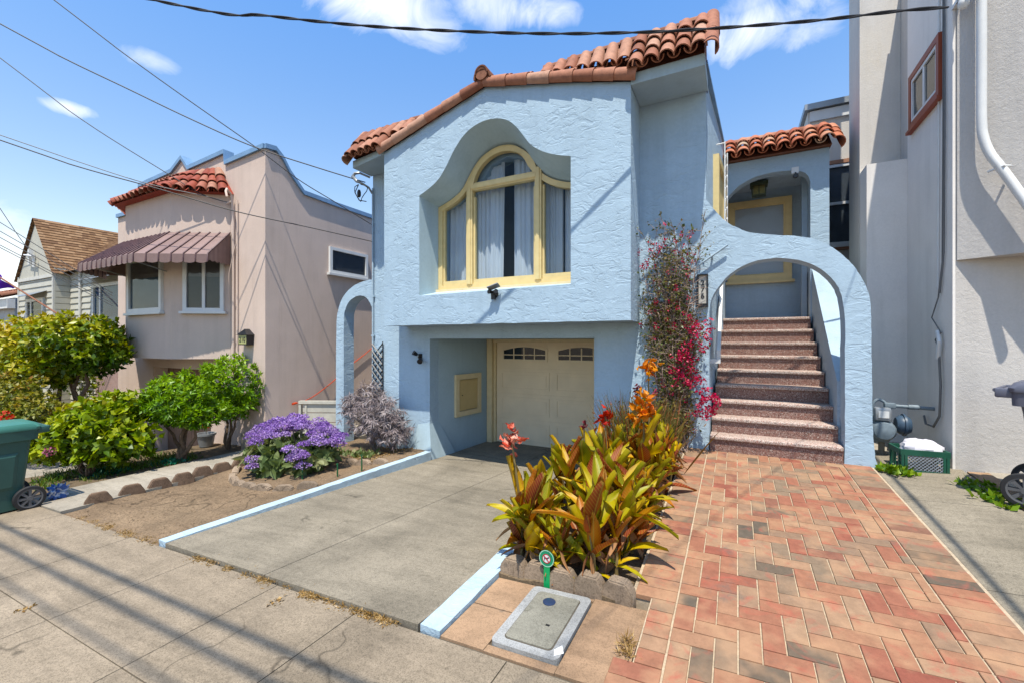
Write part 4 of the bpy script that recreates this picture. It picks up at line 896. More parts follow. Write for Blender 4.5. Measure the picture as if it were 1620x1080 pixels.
# cream wing further back
cb_ = thing('rear_wing', 'cream wall with a sash window rising behind the porch roof', 'building', (1.9,10.2,-1.6))
c1 = MB(); c1.box(1.22,3.2,10.0,14,-2.2,4.40); part('wall', c1, m_white2, cb_); c1 = MB(); c1.box(1.16,3.3,9.9,14.1,4.41,4.52); part('parapet_cap', c1, m_grayp, cb_)
c1 = MB(); c1.box(1.25,3.0,9.96,9.998,4.2,4.39); part('trim', c1, m_whitep, cb_)
fo_ = win(cb_, wallM(1.50,9.99,1.80,1.9,9.99), .55, 1.5, (), .05, inner=(M_plain('lace_curtain',(.42,.42,.44),.9),.98)); m_lin = M_plain('brown_lintel', (.38,.20,.13), .6)
for nm, zz0, zz1, yy0 in (('lintel',3.31,3.38,9.93),('sill',1.70,1.76,9.93),('meeting_rail',2.55,2.60,9.945)): c1 = MB(); c1.box(1.45,2.2,yy0,9.985,zz0,zz1); part(nm, c1, m_lin if nm != 'meeting_rail' else m_whitep, fo_)

# ================================================================ cables
def cable(pts, r, label, mat=None, group=None, twist=False):
    mb = MB(); pts = [tuple(p) for p in pts]; pts = smoothline(pts, 6)
    if twist:
        fine = resample3(pts, 260)
        for ph in (0, math.pi): mb.tube([Vector(p)+Vector((0, math.sin(i*.55+ph)*r*.9, math.cos(i*.55+ph)*r*.9)) for i, p in enumerate(fine)], r, 6)
    else: mb.tube(pts, r, 6)
    return single('overhead_cable', mb, mat or m_wire, label, 'cable', group)
def resample3(pts, n):
    pts = [Vector(p) for p in pts]; d = [0]
    for a, b in zip(pts, pts[1:]): d.append(d[-1]+(b-a).length)
    out = []; k = 0
    for i in range(n):
        t = d[-1]*i/(n-1)
        while k < len(d)-2 and d[k+1] < t: k += 1
        out.append(pts[k].lerp(pts[k+1], (t-d[k])/max(1e-9, d[k+1]-d[k])))
    return out
px = on_line([(240,0),(420,25),(600,43),(820,53),(1000,52),(1150,44),(1300,32),(1420,18),(1500,12)], (2.1,6.3,0), (-7.9,2.4,0))
e = px[0]+(px[0]-px[1]).normalized()*9+V((0,0,.7)); cable([e]+px, .0105, 'thick twisted black cable sweeping across the top of the picture over both roofs', twist=True)
cable([(2.1,6.28,3.62),(1.5,4.5,4.3),(.5,1,5.4),(-.5,-3,6.6)], .006, 'short black cable rising off the top edge from the white building')
cable([(2.14,6.2,3.6),(2.14,4.5,3.8),(2.2,2,4.4),(2.3,-3,5.6)], .02, 'cable running out over the right path to the street')
def ext(px, k=8): return [px[0]+(px[0]-px[1]).normalized()*k]+px
cable(ext(on_line([(0,38),(100,92),(200,140),(300,188),(400,232),(500,265),(578,289)], (-6.5,5.95,0), (-16,-2,0))), .010, 'cable from the upper left ending at the wire loops on the blue house')
cable(ext(on_line([(85,0),(200,88),(300,160),(400,230),(470,283),(530,320),(592,358)], (-6.25,7.2,0), (-15,-2,0))), .009, 'steep cable crossing above the tan house parapet')
cable(ext(on_line([(0,92),(130,190),(260,272),(320,308),(366,322)], (-9.4,5.2,0), (-17,-2,0))), .009, 'cable descending to the conduit head of the tan house')
cable(ext(on_line([(0,222),(120,263),(250,299),(370,334),(480,358),(592,383)], (-6.25,7.0,0), (-15,-2,0))), .010, 'lower cable passing in front of the tan house awning and side wall')
cable(ext(on_line([(0,214),(120,255),(230,290),(330,312),(366,323)], (-9.4,5.2,0), (-16,-2,0))), .008, 'thin cable just above the lower one ending at the tan conduit', m_wireg)
for i, (v0, v1) in enumerate([(352,464),(366,468),(376,474),(388,480),(392,484)]):
    cable(ext(on_line([(0,v0),(50,v0+(v1-v0)*.28),(110,v0+(v1-v0)*.62),(178,v1)], (-14.7,5.6,0), (-22,-1,0)), 6), .009, 'thin cable fanning down across the cream siding house, '+['topmost of five','second of five from the top','middle one of five','fourth of five from the top','lowest of five'][i], group='cables in front of the siding house')
cable(ext(on_line([(0,330),(30,375),(58,412)], (-20.6,5.2,0), (-27,-2,0)), 4), .009, 'steep cable ending at the gable of the siding house')
for y, r_ in ((-1.34,.026),(-1.53,.024),(-1.76,.014)):
    cable([(-40,y,6.0+.05*-40+.8),(-20,y,5.35),(-6,y,5.8),(0,y,6.05),(10,y,6.6),(30,y,8.6)], r_, 'heavy street cables overhead casting shadows on the pavement', group='street cables overhead')
# ================================================================ foliage builder
rg = np.random.default_rng(5)
def nrm_(a): return a/np.maximum(1e-9, np.linalg.norm(a, axis=-1, keepdims=True))
T_SMALL = (np.array([(0,0,0,0),(.45,-.5,.16,0),(.45,.5,.16,0),(.45,0,0,.03),(1,0,0,-.1)], float), [(0,3,4,1),(0,2,4,3)])
def big_template(ns=7, droop=.35, fold=.16, wmax=1.0, wav=.05, tip=1.0):
    vs = []; fs = []
    for i in range(ns+1):
        s = i/ns; w_ = wmax*math.sin(math.pi*min(1, s**.75*.97+.03))**.8*.5 if 0 < i < ns else .02
        for j, c in enumerate((-1,-.5,0,.5,1)):
            vs.append((s, c*w_, abs(c)*fold + wav*math.sin(s*14+c*5)*abs(c), -droop*s*s*.5))
    for i in range(ns):
        for j in range(4): a = i*5+j; fs.append((a, a+1, a+6, a+5))
    return np.array(vs, float), fs
def cloud_mesh(name, P_, D, Nn, Ln, Wd, tmpl, rv, mat, off, sm=True, hs=None):
    tv, tf = tmpl; n = len(P_); k = len(tv)
    D = nrm_(D); B = nrm_(np.cross(Nn, D)); N3 = np.cross(D, B)
    hs = Ln if hs is None else hs
    co = P_[:,None,:] + D[:,None,:]*(tv[None,:,0:1]*Ln[:,None,None]) + B[:,None,:]*(tv[None,:,1:2]*Wd[:,None,None]) + N3[:,None,:]*(tv[None,:,2:3]*Wd[:,None,None]+tv[None,:,3:4]*Ln[:,None,None])
    co = co.reshape(-1,3) - np.array(off)
    f = np.array(tf); q = f.shape[1]; idx = (f[None]+ (np.arange(n)*k)[:,None,None]).reshape(-1)
    nf = n*len(tf); me = bpy.data.meshes.new(name)
    me.vertices.add(len(co)); me.vertices.foreach_set('co', co.astype(np.float32).ravel())
    me.loops.add(len(idx)); me.loops.foreach_set('vertex_index', idx.astype(np.int32))
    me.polygons.add(nf); me.polygons.foreach_set('loop_start', (np.arange(nf)*q).astype(np.int32)); me.polygons.foreach_set('loop_total', np.full(nf, q, np.int32))
    me.polygons.foreach_set('use_smooth', np.full(nf, sm)); me.update(calc_edges=True)
    at = me.attributes.new('rnd', 'FLOAT', 'FACE'); at.data.foreach_set('value', np.repeat(rv, len(tf)).astype(np.float32))
    uv = me.uv_layers.new(name='UVMap'); w_ = np.ptp(tv[:,1]) or 1
    u = np.stack([tv[:,0], tv[:,1]/w_+.5], 1)[f.reshape(-1)]; uv.data.foreach_set('uv', np.tile(u, (n,1)).astype(np.float32).ravel())
    me.materials.append(mat); return me
def join_me(name, mes, mat):
    bm = bmesh.new()
    for m in mes: bm.from_mesh(m)
    me = bpy.data.meshes.new(name); bm.to_mesh(me); bm.free(); me.materials.append(mat); 
    for m in mes: bpy.data.meshes.remove(m)
    return me
def sphere_pts(n):
    return nrm_(rg.normal(size=(n,3)))
def whorls(n, c, rad, nl, surf=.35, flat=1):              # leaf rosettes through an ellipsoid, denser near its skin
    d = sphere_pts(n); r = (1-surf*rg.random((n,1))**1.3); p = d*r
    lump = np.array([1+.22*noise.noise(Vector((x*2.2+c[0], y*2.2, z*2.2)))+.08*noise.noise(Vector((x*6, y*6+c[0], z*6))) for x, y, z in d])[:,None]
    p = p*lump*np.array(rad)+np.array(c); out = nrm_(d*np.array([1,1,.7])+np.array([0,0,.45])+rg.normal(size=(n,3))*.3)
    P_ = np.repeat(p, nl, 0); O = np.repeat(out, nl, 0)
    D = nrm_(O*.55+rg.normal(size=P_.shape)*.75); N_ = nrm_(O+rg.normal(size=P_.shape)*.35)
    return P_, D, N_, np.repeat(rg.random(n), nl)
def shrub(P_, D, N_, L_, W_, rv, mat, off, name='foliage', tm=T_SMALL):
    n = len(P_); return cloud_mesh(name, P_, D, N_, L_*rg.uniform(.7,1.25,n), W_*rg.uniform(.75,1.2,n), tm, np.clip(rv,0,1), mat, off)
def limbs(base, tips, r0, r1=.008, n=7, wig=.05, fork=None):
    mb = MB()
    for t_ in tips:
        b = Vector(base); e = Vector(t_); pts = [b + (e-b)*(i/n) + (Vector((rnd.uniform(-wig,wig),rnd.uniform(-wig,wig),0)) if 0 < i < n else Vector()) for i in range(n+1)]
        mb.tube(smoothline(pts, 2), [r0+(r1-r0)*(i/(2*n)) for i in range(2*n+1)], 7)
    return mb
m_bark = M_plain('tree_bark', (.17,.12,.085), .9, .35, 25, bump=.5, bs=50)
m_bark2 = M_plain('grey_stem', (.22,.19,.15), .9, .3, 25)
# round topped trees in the garden strip
m_l1 = M_leaf('bright_green_leaves', [(0,(.06,.15,.012)),(.5,(.19,.36,.025)),(1,(.38,.54,.06))], rough=.38)
def roundtree(base, crowns, label, mat, L_, W_, tips, r0, nl=9, dens=1.0, name='round_tree', group=None, stem=None):
    o = thing(name, label, 'tree', base, group)
    ms = []
    for c, rad, n in crowns:
        P_, D, N_, rv = whorls(int(n*dens), c, rad, nl); hz = (P_[:,2]-c[2])/rad[2]
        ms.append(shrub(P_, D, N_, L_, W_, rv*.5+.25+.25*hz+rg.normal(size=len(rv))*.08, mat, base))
    for i, me in enumerate(ms): 
        part('crown', me, mat, o)
    part('trunk', limbs(base, tips, r0), stem or m_bark, o); return o
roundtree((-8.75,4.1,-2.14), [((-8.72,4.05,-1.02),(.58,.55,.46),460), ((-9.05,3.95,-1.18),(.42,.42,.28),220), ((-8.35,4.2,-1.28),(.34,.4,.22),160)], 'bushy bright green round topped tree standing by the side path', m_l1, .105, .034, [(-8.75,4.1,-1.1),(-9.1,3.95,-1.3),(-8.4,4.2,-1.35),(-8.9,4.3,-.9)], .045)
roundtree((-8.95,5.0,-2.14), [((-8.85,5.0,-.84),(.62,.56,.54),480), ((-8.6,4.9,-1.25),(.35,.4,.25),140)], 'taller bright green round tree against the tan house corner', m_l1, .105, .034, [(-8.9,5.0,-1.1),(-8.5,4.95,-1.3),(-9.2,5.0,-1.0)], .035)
# hydrangea like shrub
m_l2 = M_leaf('yellow_green_leaves', [(0,(.09,.17,.015)),(.4,(.27,.38,.035)),(.75,(.48,.52,.07)),(1,(.60,.48,.10))], rough=.4)
o = thing('garden_shrub', 'broad yellow green shrub with pink blooms beside the green bin', 'shrub', (-9.3,3.0,-2.1))
ms = []
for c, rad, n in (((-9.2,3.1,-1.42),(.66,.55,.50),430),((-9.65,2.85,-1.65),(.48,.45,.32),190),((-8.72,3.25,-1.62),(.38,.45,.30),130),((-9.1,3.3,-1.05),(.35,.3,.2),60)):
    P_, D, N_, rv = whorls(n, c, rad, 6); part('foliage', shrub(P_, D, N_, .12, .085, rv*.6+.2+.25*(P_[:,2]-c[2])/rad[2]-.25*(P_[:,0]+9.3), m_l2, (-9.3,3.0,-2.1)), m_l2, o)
part('stem', limbs((-9.1,2.95,-2.15), [(-9.3+rnd.uniform(-.6,.6),3+rnd.uniform(-.3,.3),-1.5) for _ in range(9)], .018, .006), m_bark, o)
m_pink = M_leaf('pink_petals', [(0,(.45,.12,.22)),(1,(.65,.28,.40))], trans=.3, tc_=(1,.6,.7))
def bloom(c, r_, n, L_, mat, off, name='flower', tm=T_SMALL, sq=.8):
    d = sphere_pts(n); P_ = np.array(c)+d*r_*rg.uniform(.7,1,(n,1))*np.array([1,1,sq]); return cloud_mesh(name, P_, nrm_(d+rg.normal(size=(n,3))*.7), d, np.full(n, L_), np.full(n, L_*.8), tm, rg.random(n), mat, off)
for c, r_ in (((-9.0,2.5,-1.62),.07),((-9.35,2.55,-1.35),.05),((-9.7,2.4,-1.75),.05)): part('flower', bloom(c, r_, 60, .035, m_pink, (-9.3,3.0,-2.1)), m_pink, o)
# glossy camellia like tree and far garden bushes
m_l3 = M_leaf('glossy_dark_leaves', [(0,(.05,.11,.012)),(.3,(.19,.28,.03)),(.55,(.46,.46,.05)),(1,(.68,.52,.10))], rough=.38, spec=.4, trans=.3)
cb0 = (-12.7,3.9,-2.4)
o = thing('garden_tree', 'dark glossy leaved tree with yellowing top at the left in front of the siding house', 'tree', cb0)
for c, rad, n in (((-12.6,3.9,.02),(1.15,.85,.55),640),((-13.9,3.7,-.1),(1.0,.8,.65),460),((-12.0,4.0,-.25),(.62,.6,.42),320),((-13.3,3.7,-.55),(.9,.7,.4),380)):
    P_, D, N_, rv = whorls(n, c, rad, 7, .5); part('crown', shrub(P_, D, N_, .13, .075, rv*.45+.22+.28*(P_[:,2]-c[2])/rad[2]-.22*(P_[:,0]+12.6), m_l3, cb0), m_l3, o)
part('trunk', limbs(cb0, [(-12.9,3.9,-.9),(-13.5,3.8,-.5),(-12.7,3.95,-.5),(-12.2,4.0,-.3)], .07, .025, wig=.08), m_bark, o)
m_l4 = M_leaf('mixed_yellow_leaves', [(0,(.07,.10,.02)),(.5,(.22,.24,.045)),(.8,(.42,.36,.08)),(1,(.5,.28,.10))], rough=.5)
def bush(base, crowns, label, mat, L_, W_, nl=6, group=None, name='garden_bush'):
    o = thing(name, label, 'shrub', base, group)
    for c, rad, n in crowns:
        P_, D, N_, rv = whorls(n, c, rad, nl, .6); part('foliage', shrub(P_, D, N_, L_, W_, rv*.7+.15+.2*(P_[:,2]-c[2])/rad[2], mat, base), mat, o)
    part('stem', limbs(base, [(crowns[0][0][0]+rnd.uniform(-.5,.5)*crowns[0][1][0], crowns[0][0][1]+rnd.uniform(-.3,.3), crowns[0][0][2]) for _ in range(6)], .02, .006), m_bark2, o); return o
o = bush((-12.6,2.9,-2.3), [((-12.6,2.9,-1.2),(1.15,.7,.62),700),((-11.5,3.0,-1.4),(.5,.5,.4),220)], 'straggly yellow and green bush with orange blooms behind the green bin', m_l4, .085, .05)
m_or = M_leaf('orange_petals', [(0,(.75,.20,.03)),(1,(.85,.40,.06))], trans=.35, tc_=(1,.7,.3)); m_red = M_leaf('red_petals', [(0,(.55,.03,.02)),(1,(.75,.10,.06))], trans=.3, tc_=(1,.4,.3))
for c in ((-11.9,2.2,-1.05),(-12.8,2.3,-1.4),(-13.3,2.4,-1.3)): part('flower', bloom(c, .09, 50, .06, m_or, (-12.6,2.9,-2.3)), m_or, o)
part('flower', bloom((-9.55,2.15,-1.10), .09, 70, .05, m_red, (-12.6,2.9,-2.3)), m_red, o)
bush((-17.5,4.3,-2.7), [((-17.5,4.3,-.3),(1.6,.7,1.0),700),((-18.5,4.2,-1.2),(2,.7,.9),500)], 'tall green bush filling the far left edge of the garden', m_l3, .12, .07)
bush((-14.2,4.7,-2.5), [((-14.3,4.6,-1.0),(.35,.3,.45),110),((-14.6,4.4,-.5),(.3,.3,.3),60)], 'thin pale shrub at the left corner of the tan house', m_l2, .07, .04)
# ground cover and weeds
m_gr = M_leaf('weed_green', [(0,(.06,.13,.02)),(.6,(.14,.26,.04)),(1,(.35,.36,.10))])
def tufts(spots, name, label, mat, L_, W_, n, kind='stuff', cat='weeds', tm=None, lean=.6, rad=.1):
    P_ = np.concatenate([np.array(s[:3])+np.column_stack([rg.normal(size=(n,2))*(s[3] if len(s) > 3 else rad), np.zeros(n)]) for s in spots]); m = len(P_)
    D = nrm_(np.column_stack([rg.normal(size=(m,2))*lean, np.ones(m)])); N_ = nrm_(rg.normal(size=(m,3)))
    base = tuple(P_.mean(0)); me = cloud_mesh(name, P_, D, N_, L_*rg.uniform(.4,1.3,m), W_*rg.uniform(.6,1.3,m), tm or T_SMALL, rg.random(m), mat, base)
    o = bpy.data.objects.new(name, me); C.objects.link(o); o.location = base; return tag(o, label, cat, None, kind)
sp_ = [(rnd.uniform(-10.0,-8.6), rnd.uniform(2.2,4.4), sw(-9)-.03, .10) for _ in range(46)]
tufts(sp_, 'grass', 'green grass and weeds along the garden strip beside the side path', m_gr, .10, .014, 60, cat='grass')
sp_ = [(-9.0+rnd.uniform(-.4,.4), 3.3+rnd.uniform(-.3,.5), sw(-9)-.02, .05) for _ in range(10)]
tufts(sp_, 'low_weeds', 'trailing teal green ground cover at the foot of the round tree', M_leaf('teal_leaves', [(0,(.02,.14,.08)),(1,(.05,.26,.15))]), .07, .03, 40, cat='ground cover')
tufts([(-8.75+rnd.uniform(-.15,.15),3.95+rnd.uniform(-.15,.15),-2.1,.06) for _ in range(8)], 'ivy', 'bluish green netting like ground cover round the tree foot', M_leaf('sea_green', [(0,(.02,.2,.12)),(1,(.06,.3,.18))]), .06, .02, 30, cat='ground cover')
m_dry = M_leaf('dry_grass', [(0,(.28,.16,.06)),(1,(.55,.38,.18))], trans=.2)
sp_ = [(x, 2.068+rnd.uniform(-.012,.012), sw(x)+.002, .03) for x in [rnd.uniform(-4.2,-3.6) for _ in range(10)]+[rnd.uniform(-3.5,-2.7) for _ in range(14)]+[rnd.uniform(-2.7,-1.9) for _ in range(24)]+[rnd.uniform(-6.6,-4.9) for _ in range(14)]]
tufts(sp_, 'dry_grass', 'dry straw coloured debris gathered in the joint below the driveway', m_dry, .030, .007, 40, lean=2.5, cat='dry grass')
tufts([(-.52,2.36,sw(-.5)+.005,.02),(-.54,2.44,sw(-.5)+.005,.015)], 'dry_grass', 'small dry grass tuft by the front left corner of the brick walk', m_dry, .07, .006, 60, lean=1.2, kind=None, cat='dry grass')
tufts([(-2.85,1.9,sw(-2.8)+.003,.03),(-4.45,1.1,sw(-4.4)+.003,.025)], 'dry_leaves', 'few dry brown leaves lying on the pavement slabs', m_dry, .03, .02, 14, lean=3, kind='stuff', cat='dry leaves')
m_weed = M_leaf('bright_weed', [(0,(.09,.20,.02)),(1,(.30,.42,.06))])
tufts([(1.45+i*.035,6.1+rnd.uniform(-.1,.2),-1.42,.04) for i in range(6)], 'weeds', 'bright green weeds between the blue arch pillar and the crate', m_weed, .09, .05, 26, lean=1.2, kind=None)
tufts([(2.06+rnd.uniform(-.06,.06),6.0-i*.14,-1.42-.004*i,.035) for i in range(6)]+[(2.2+rnd.uniform(-.03,.03),5.9-i*.15,-1.41-.006*i,.02) for i in range(9)], 'weeds', 'trailing weeds along the foot of the white building wall', m_weed, .075, .04, 22, lean=1.3, kind=None)
tufts([(-5.2+rnd.uniform(-.5,.3),5.6+rnd.uniform(-.5,.45),-1.94,.08) for _ in range(26)], 'leaf_litter', 'brown dry leaf litter at the end of the dirt bed under the blue wall', m_dry, .035, .02, 30, lean=3, cat='leaf litter')
def litter(xa,xb,ya,yb,zf,n,name,label,mat,L_,W_):
    P_ = np.array([(x,y,zf(x,y)+.004) for x,y in zip(rg.uniform(xa,xb,n),rg.uniform(ya,yb,n))]); D = nrm_(np.column_stack([rg.normal(size=(n,2)), rg.normal(size=n)*.15])); N_ = np.tile([0,0,1.],(n,1))+rg.normal(size=(n,3))*.3
    base = tuple(P_.mean(0)); me = cloud_mesh(name,P_,D,N_,L_*rg.uniform(.4,1.6,n),W_*rg.uniform(.5,1.5,n),T_SMALL,rg.random(n),mat,base); o = bpy.data.objects.new(name,me); C.objects.link(o); o.location = base; return tag(o,label,'debris',None,'stuff')
litter(-7.0,-4.9,2.15,6.0,dirt_z,900,'dirt_debris','twigs and crumbs scattered over the bare dirt bed',M_leaf('twig_brown',[(0,(.12,.07,.04)),(1,(.45,.32,.2))],trans=.05),.022,.010)

# ================================================================ purple statice
pb = (-6.15,4.5,-1.98)
o = thing('flowering_plant', 'large mounded plant with purple flower heads over grey green leaves in the dirt bed', 'flowering plant', pb)
m_pl = M_leaf('greyish_leaves', [(0,(.10,.15,.05)),(.6,(.24,.30,.12)),(1,(.38,.38,.20))], rough=.6)
P_, D, N_, rv = whorls(210, (-6.2,4.4,-1.75), (.78,.55,.24), 6, .5); part('foliage', shrub(P_, D, N_, .17, .10, rv, m_pl, pb, tm=big_template(4,.4,.1)), m_pl, o)
m_pur = M_leaf('purple_petals', [(0,(.28,.15,.45)),(.45,(.44,.27,.64)),(.8,(.58,.42,.74)),(1,(.66,.48,.58))], rough=.8, trans=.3, tc_=(.8,.6,1))
heads = []
for i in range(92):
    a = rnd.uniform(0,6.28); q = math.sqrt(rnd.random()); x = -6.2+.82*q*math.cos(a); y = 4.5+.58*q*math.sin(a); z = -1.22-.30*q*q+rnd.uniform(-.12,.06)
    if rnd.random() < .12: x, y, z = -5.55+rnd.uniform(-.15,.15), 4.15+rnd.uniform(-.15,.15), -1.6+rnd.uniform(-.15,.1)
    heads.append((x,y,z,rnd.uniform(.07,.12)))
heads += [(-5.5,3.95,-1.62,.11),(-5.45,4.05,-1.75,.10),(-5.55,3.9,-1.5,.09),(-6.3,3.85,-1.72,.10),(-6.22,3.8,-1.8,.08)]
for k in range(8):
    hs_ = heads[k::8]; P_ = []; D = []
    for x, y, z, r_ in hs_:
        m = 150; d = sphere_pts(m); d[:,2] = np.abs(d[:,2])*.9-.25; P_.append(np.array((x,y,z))+d*r_*rg.uniform(.55,1,(m,1))*np.array([1.1,1.1,.75])); D.append(d)
    P_ = np.concatenate(P_); D = np.concatenate(D); m = len(P_)
    part('flower_heads', cloud_mesh('flower_heads', P_, nrm_(D+rg.normal(size=(m,3))*.5), D+.01, rg.uniform(.018,.034,m), rg.uniform(.016,.03,m), T_SMALL, np.clip(rg.random(m)*.5+np.repeat(rg.random(len(hs_))*.5,150),0,1), m_pur, pb), m_pur, o)
part('stem', limbs((-6.15,4.5,-1.98), [(h[0],h[1],h[2]-.02) for h in heads[::4]], .01, .005, 4, .02), m_bark2, o)
# silvery drooping bush
sb = (-5.75,5.75,-1.96)
o = thing('silver_bush', 'dry greyish purple drooping bush against the blue house corner', 'shrub', sb)
m_sil = M_leaf('silver_leaves', [(0,(.19,.15,.15)),(.5,(.36,.30,.30)),(1,(.58,.51,.50))], rough=.7, trans=.2, tc_=(1,.95,.95))
for c, rad, n in (((-5.75,5.72,-1.36),(.52,.4,.42),260),((-5.35,5.75,-1.5),(.35,.34,.35),130),((-6.35,5.8,-1.12),(.30,.2,.16),50),((-5.95,5.85,-1.0),(.28,.25,.3),80),((-6.6,5.85,-1.3),(.15,.15,.25),24)):
    P_, D, N_, rv = whorls(n, c, rad, 16, .8); D = nrm_(D+np.array([0,0,-.75])+rg.normal(size=D.shape)*.2); part('foliage', shrub(P_, D, N_, .12, .014, rv, m_sil, sb), m_sil, o)
part('stem', limbs(sb, [(-5.9,5.75,-1.2),(-5.4,5.7,-1.3),(-6.4,5.8,-1.1),(-5.6,5.8,-1.1),(-6.6,5.85,-1.2)], .022, .008), m_bark2, o)
tufts([(-5.9+rnd.uniform(-.3,.4),5.35+rnd.uniform(-.1,.1),-1.94,.07) for _ in range(7)], 'low_plant', 'pale rosette leaves at the foot of the silver bush', m_pl, .12, .05, 18, lean=1.2, kind=None, cat='plant')

# ================================================================ cannas
m_can = M_leaf('canna_leaves', [(0,(.22,.26,.025)),(.3,(.46,.45,.035)),(.55,(.70,.54,.045)),(.72,(.74,.44,.05)),(.84,(.58,.22,.07)),(1,(.30,.06,.045))], edge=(.34,.10,.035), vein=(.50,.38,.10), rough=.5, trans=.35, tc_=(1,.85,.35))
m_cdry = M_leaf('dry_canna_leaves', [(0,(.22,.10,.05)),(.5,(.40,.20,.10)),(1,(.50,.32,.18))], rough=.7, trans=.2, tc_=(1,.8,.5), vein=(.25,.12,.06))
TB = [big_template(8, d, f, 1, .04) for d, f in ((.12,.5),(.35,.3),(.8,.22))]
def canna(base, h, nl, label, group=None, red=0.0, lean=(0,0), flower=None):
    bx_, by_, bz_ = base; o = thing('canna_plant', label, 'plant', base, group)
    stem = MB(); tip = V((bx_+lean[0], by_+lean[1], bz_+h*(.55 if not flower else 1.0)))
    stem.tube([V(base), V(base).lerp(tip,.5)+V((.01,.01,0)), tip], [.014,.012,.007], 7); part('stem', stem, M_STEM, o)
    for ti in range(3):
        m = max(1, nl//3+(1 if ti == 1 else 0)); a = rg.uniform(0,6.28,m)+ti; f = rg.uniform(.06,.62,m)*h; el = rg.uniform(.85,1.45,m) if ti < 2 else rg.uniform(.2,.95,m)
        P_ = np.column_stack([bx_+lean[0]*f/h+np.cos(a)*.01, by_+lean[1]*f/h+np.sin(a)*.01, bz_+f]); D = np.column_stack([np.cos(a)*np.cos(el), np.sin(a)*np.cos(el), np.sin(el)])
        N_ = np.column_stack([-np.cos(a)*np.sin(el), -np.sin(a)*np.sin(el), np.cos(el)])+rg.normal(size=(m,3))*.25
        Ln = rg.uniform(.55,.8,m)*h*.72; Ln = np.clip(Ln, .18, .36)*rg.uniform(.75,1.12,m)
        rv = np.clip(rg.random(m)**1.1+red*rg.random(m), 0, 1); part('leaves', cloud_mesh('leaves', P_, D, N_, Ln, Ln*rg.uniform(.24,.38,m), TB[ti], rv, m_can, base), m_can, o)
    m = 6; a = rg.uniform(0,6.28,m); P_ = np.tile(np.array(base),(m,1))+np.column_stack([np.zeros((m,2)), rg.uniform(.12,.34,m)]); D = np.column_stack([np.cos(a), np.sin(a), rg.uniform(-1.6,.2,m)])
    part('dry_leaves', cloud_mesh('dry_leaves', P_, D, np.column_stack([rg.normal(size=(m,2)), np.ones(m)]), rg.uniform(.14,.26,m), rg.uniform(.03,.08,m), TB[2], rg.random(m), m_cdry, base), m_cdry, o)
    if flower:
        mat, n_, r_ = flower
        fm_ = big_template(4, .8, .3, 1, .2); c = np.array(tip); P_ = c+rg.normal(size=(n_,3))*np.array([.03,.03,.04])*r_; d = nrm_(rg.normal(size=(n_,3))+[0,0,.25])
        part('flower', cloud_mesh('flower', P_, d, rg.normal(size=(n_,3)), rg.uniform(.05,.085,n_)*r_, rg.uniform(.03,.05,n_)*r_, fm_, rg.random(n_), mat, base), mat, o)
    return o
M_STEM = M_plain('canna_stem', (.20,.15,.07), .5, .3, 10)
lab = 'flowerless canna plant with yellow green and bronze leaves in the crowded planter'
k = 0
for j, y in enumerate((2.98,3.22,3.5,3.8,4.1,4.4,4.7,5.0)):
    for x in ((-1.42,-1.14,-.86) if j % 2 == 0 else (-1.3,-1.0,-.74)):
        x += rnd.uniform(-.06,.06); yy = y+rnd.uniform(-.06,.06)
        canna((x, yy, brick_z(x, yy)-.03), (.58 if j == 0 else .70-.012*j)+rnd.uniform(-.1,.12), 19, lab, 'canna plants crowded in the planter', red=.4 if rnd.random() < .4 else .08, lean=(rnd.uniform(-.06,.06)+(-.05 if x < -1.2 else .05 if x > -.9 else 0), rnd.uniform(-.08,.03)))
for x, y in ((-1.5,3.05),(-1.28,3.02),(-1.0,3.05),(-.76,3.08),(-1.5,3.45),(-.72,3.4),(-.70,3.75),(-.68,4.1),(-1.5,3.9),(-.66,4.5),(-.64,4.9),(-.7,5.15)):
    canna((x, y, brick_z(x, y)-.03), rnd.uniform(.42,.62)+(.12 if y > 4.3 else 0), 12, lab, 'canna plants crowded in the planter', red=.45 if rnd.random() < .5 else .1, lean=(rnd.uniform(-.05,.05), rnd.uniform(-.08,.03)))
m_sal = M_leaf('salmon_petals', [(0,(.72,.14,.10)),(.6,(.88,.32,.24)),(1,(.92,.50,.38))], trans=.3, tc_=(1,.6,.5)); m_or2 = M_leaf('orange_canna_petals', [(0,(.80,.18,.02)),(1,(.92,.42,.06))], trans=.35, tc_=(1,.7,.3)); m_mar = M_leaf('maroon_buds', [(0,(.12,.02,.03)),(1,(.30,.05,.06))], trans=.1)
canna((-1.52,3.12,-1.70), .92, 6, 'canna with a salmon flower at the front left of the planter', flower=(m_sal,30,1.15), lean=(-.10,-.02))
canna((-1.27,3.9,-1.66), .88, 5, 'canna stalk with a maroon seed head, left of the red flower', flower=(m_mar,14,.6), lean=(.0,0))
canna((-1.12,4.1,-1.64), .92, 5, 'canna with a small red flower in the middle of the planter', flower=(m_red,24,1.0))
canna((-.86,4.9,-1.60), 1.32, 5, 'tallest canna with an orange and pink flower near the climbing vine', flower=(m_or2,30,1.25))
canna((-.80,4.3,-1.60), .92, 6, 'canna with a large orange flower below the tallest one', flower=(m_or2,40,1.5))
canna((-1.0,5.0,-1.60), 1.05, 4, 'canna with a maroon spike in front of the garage corner', flower=(m_mar,16,.7))
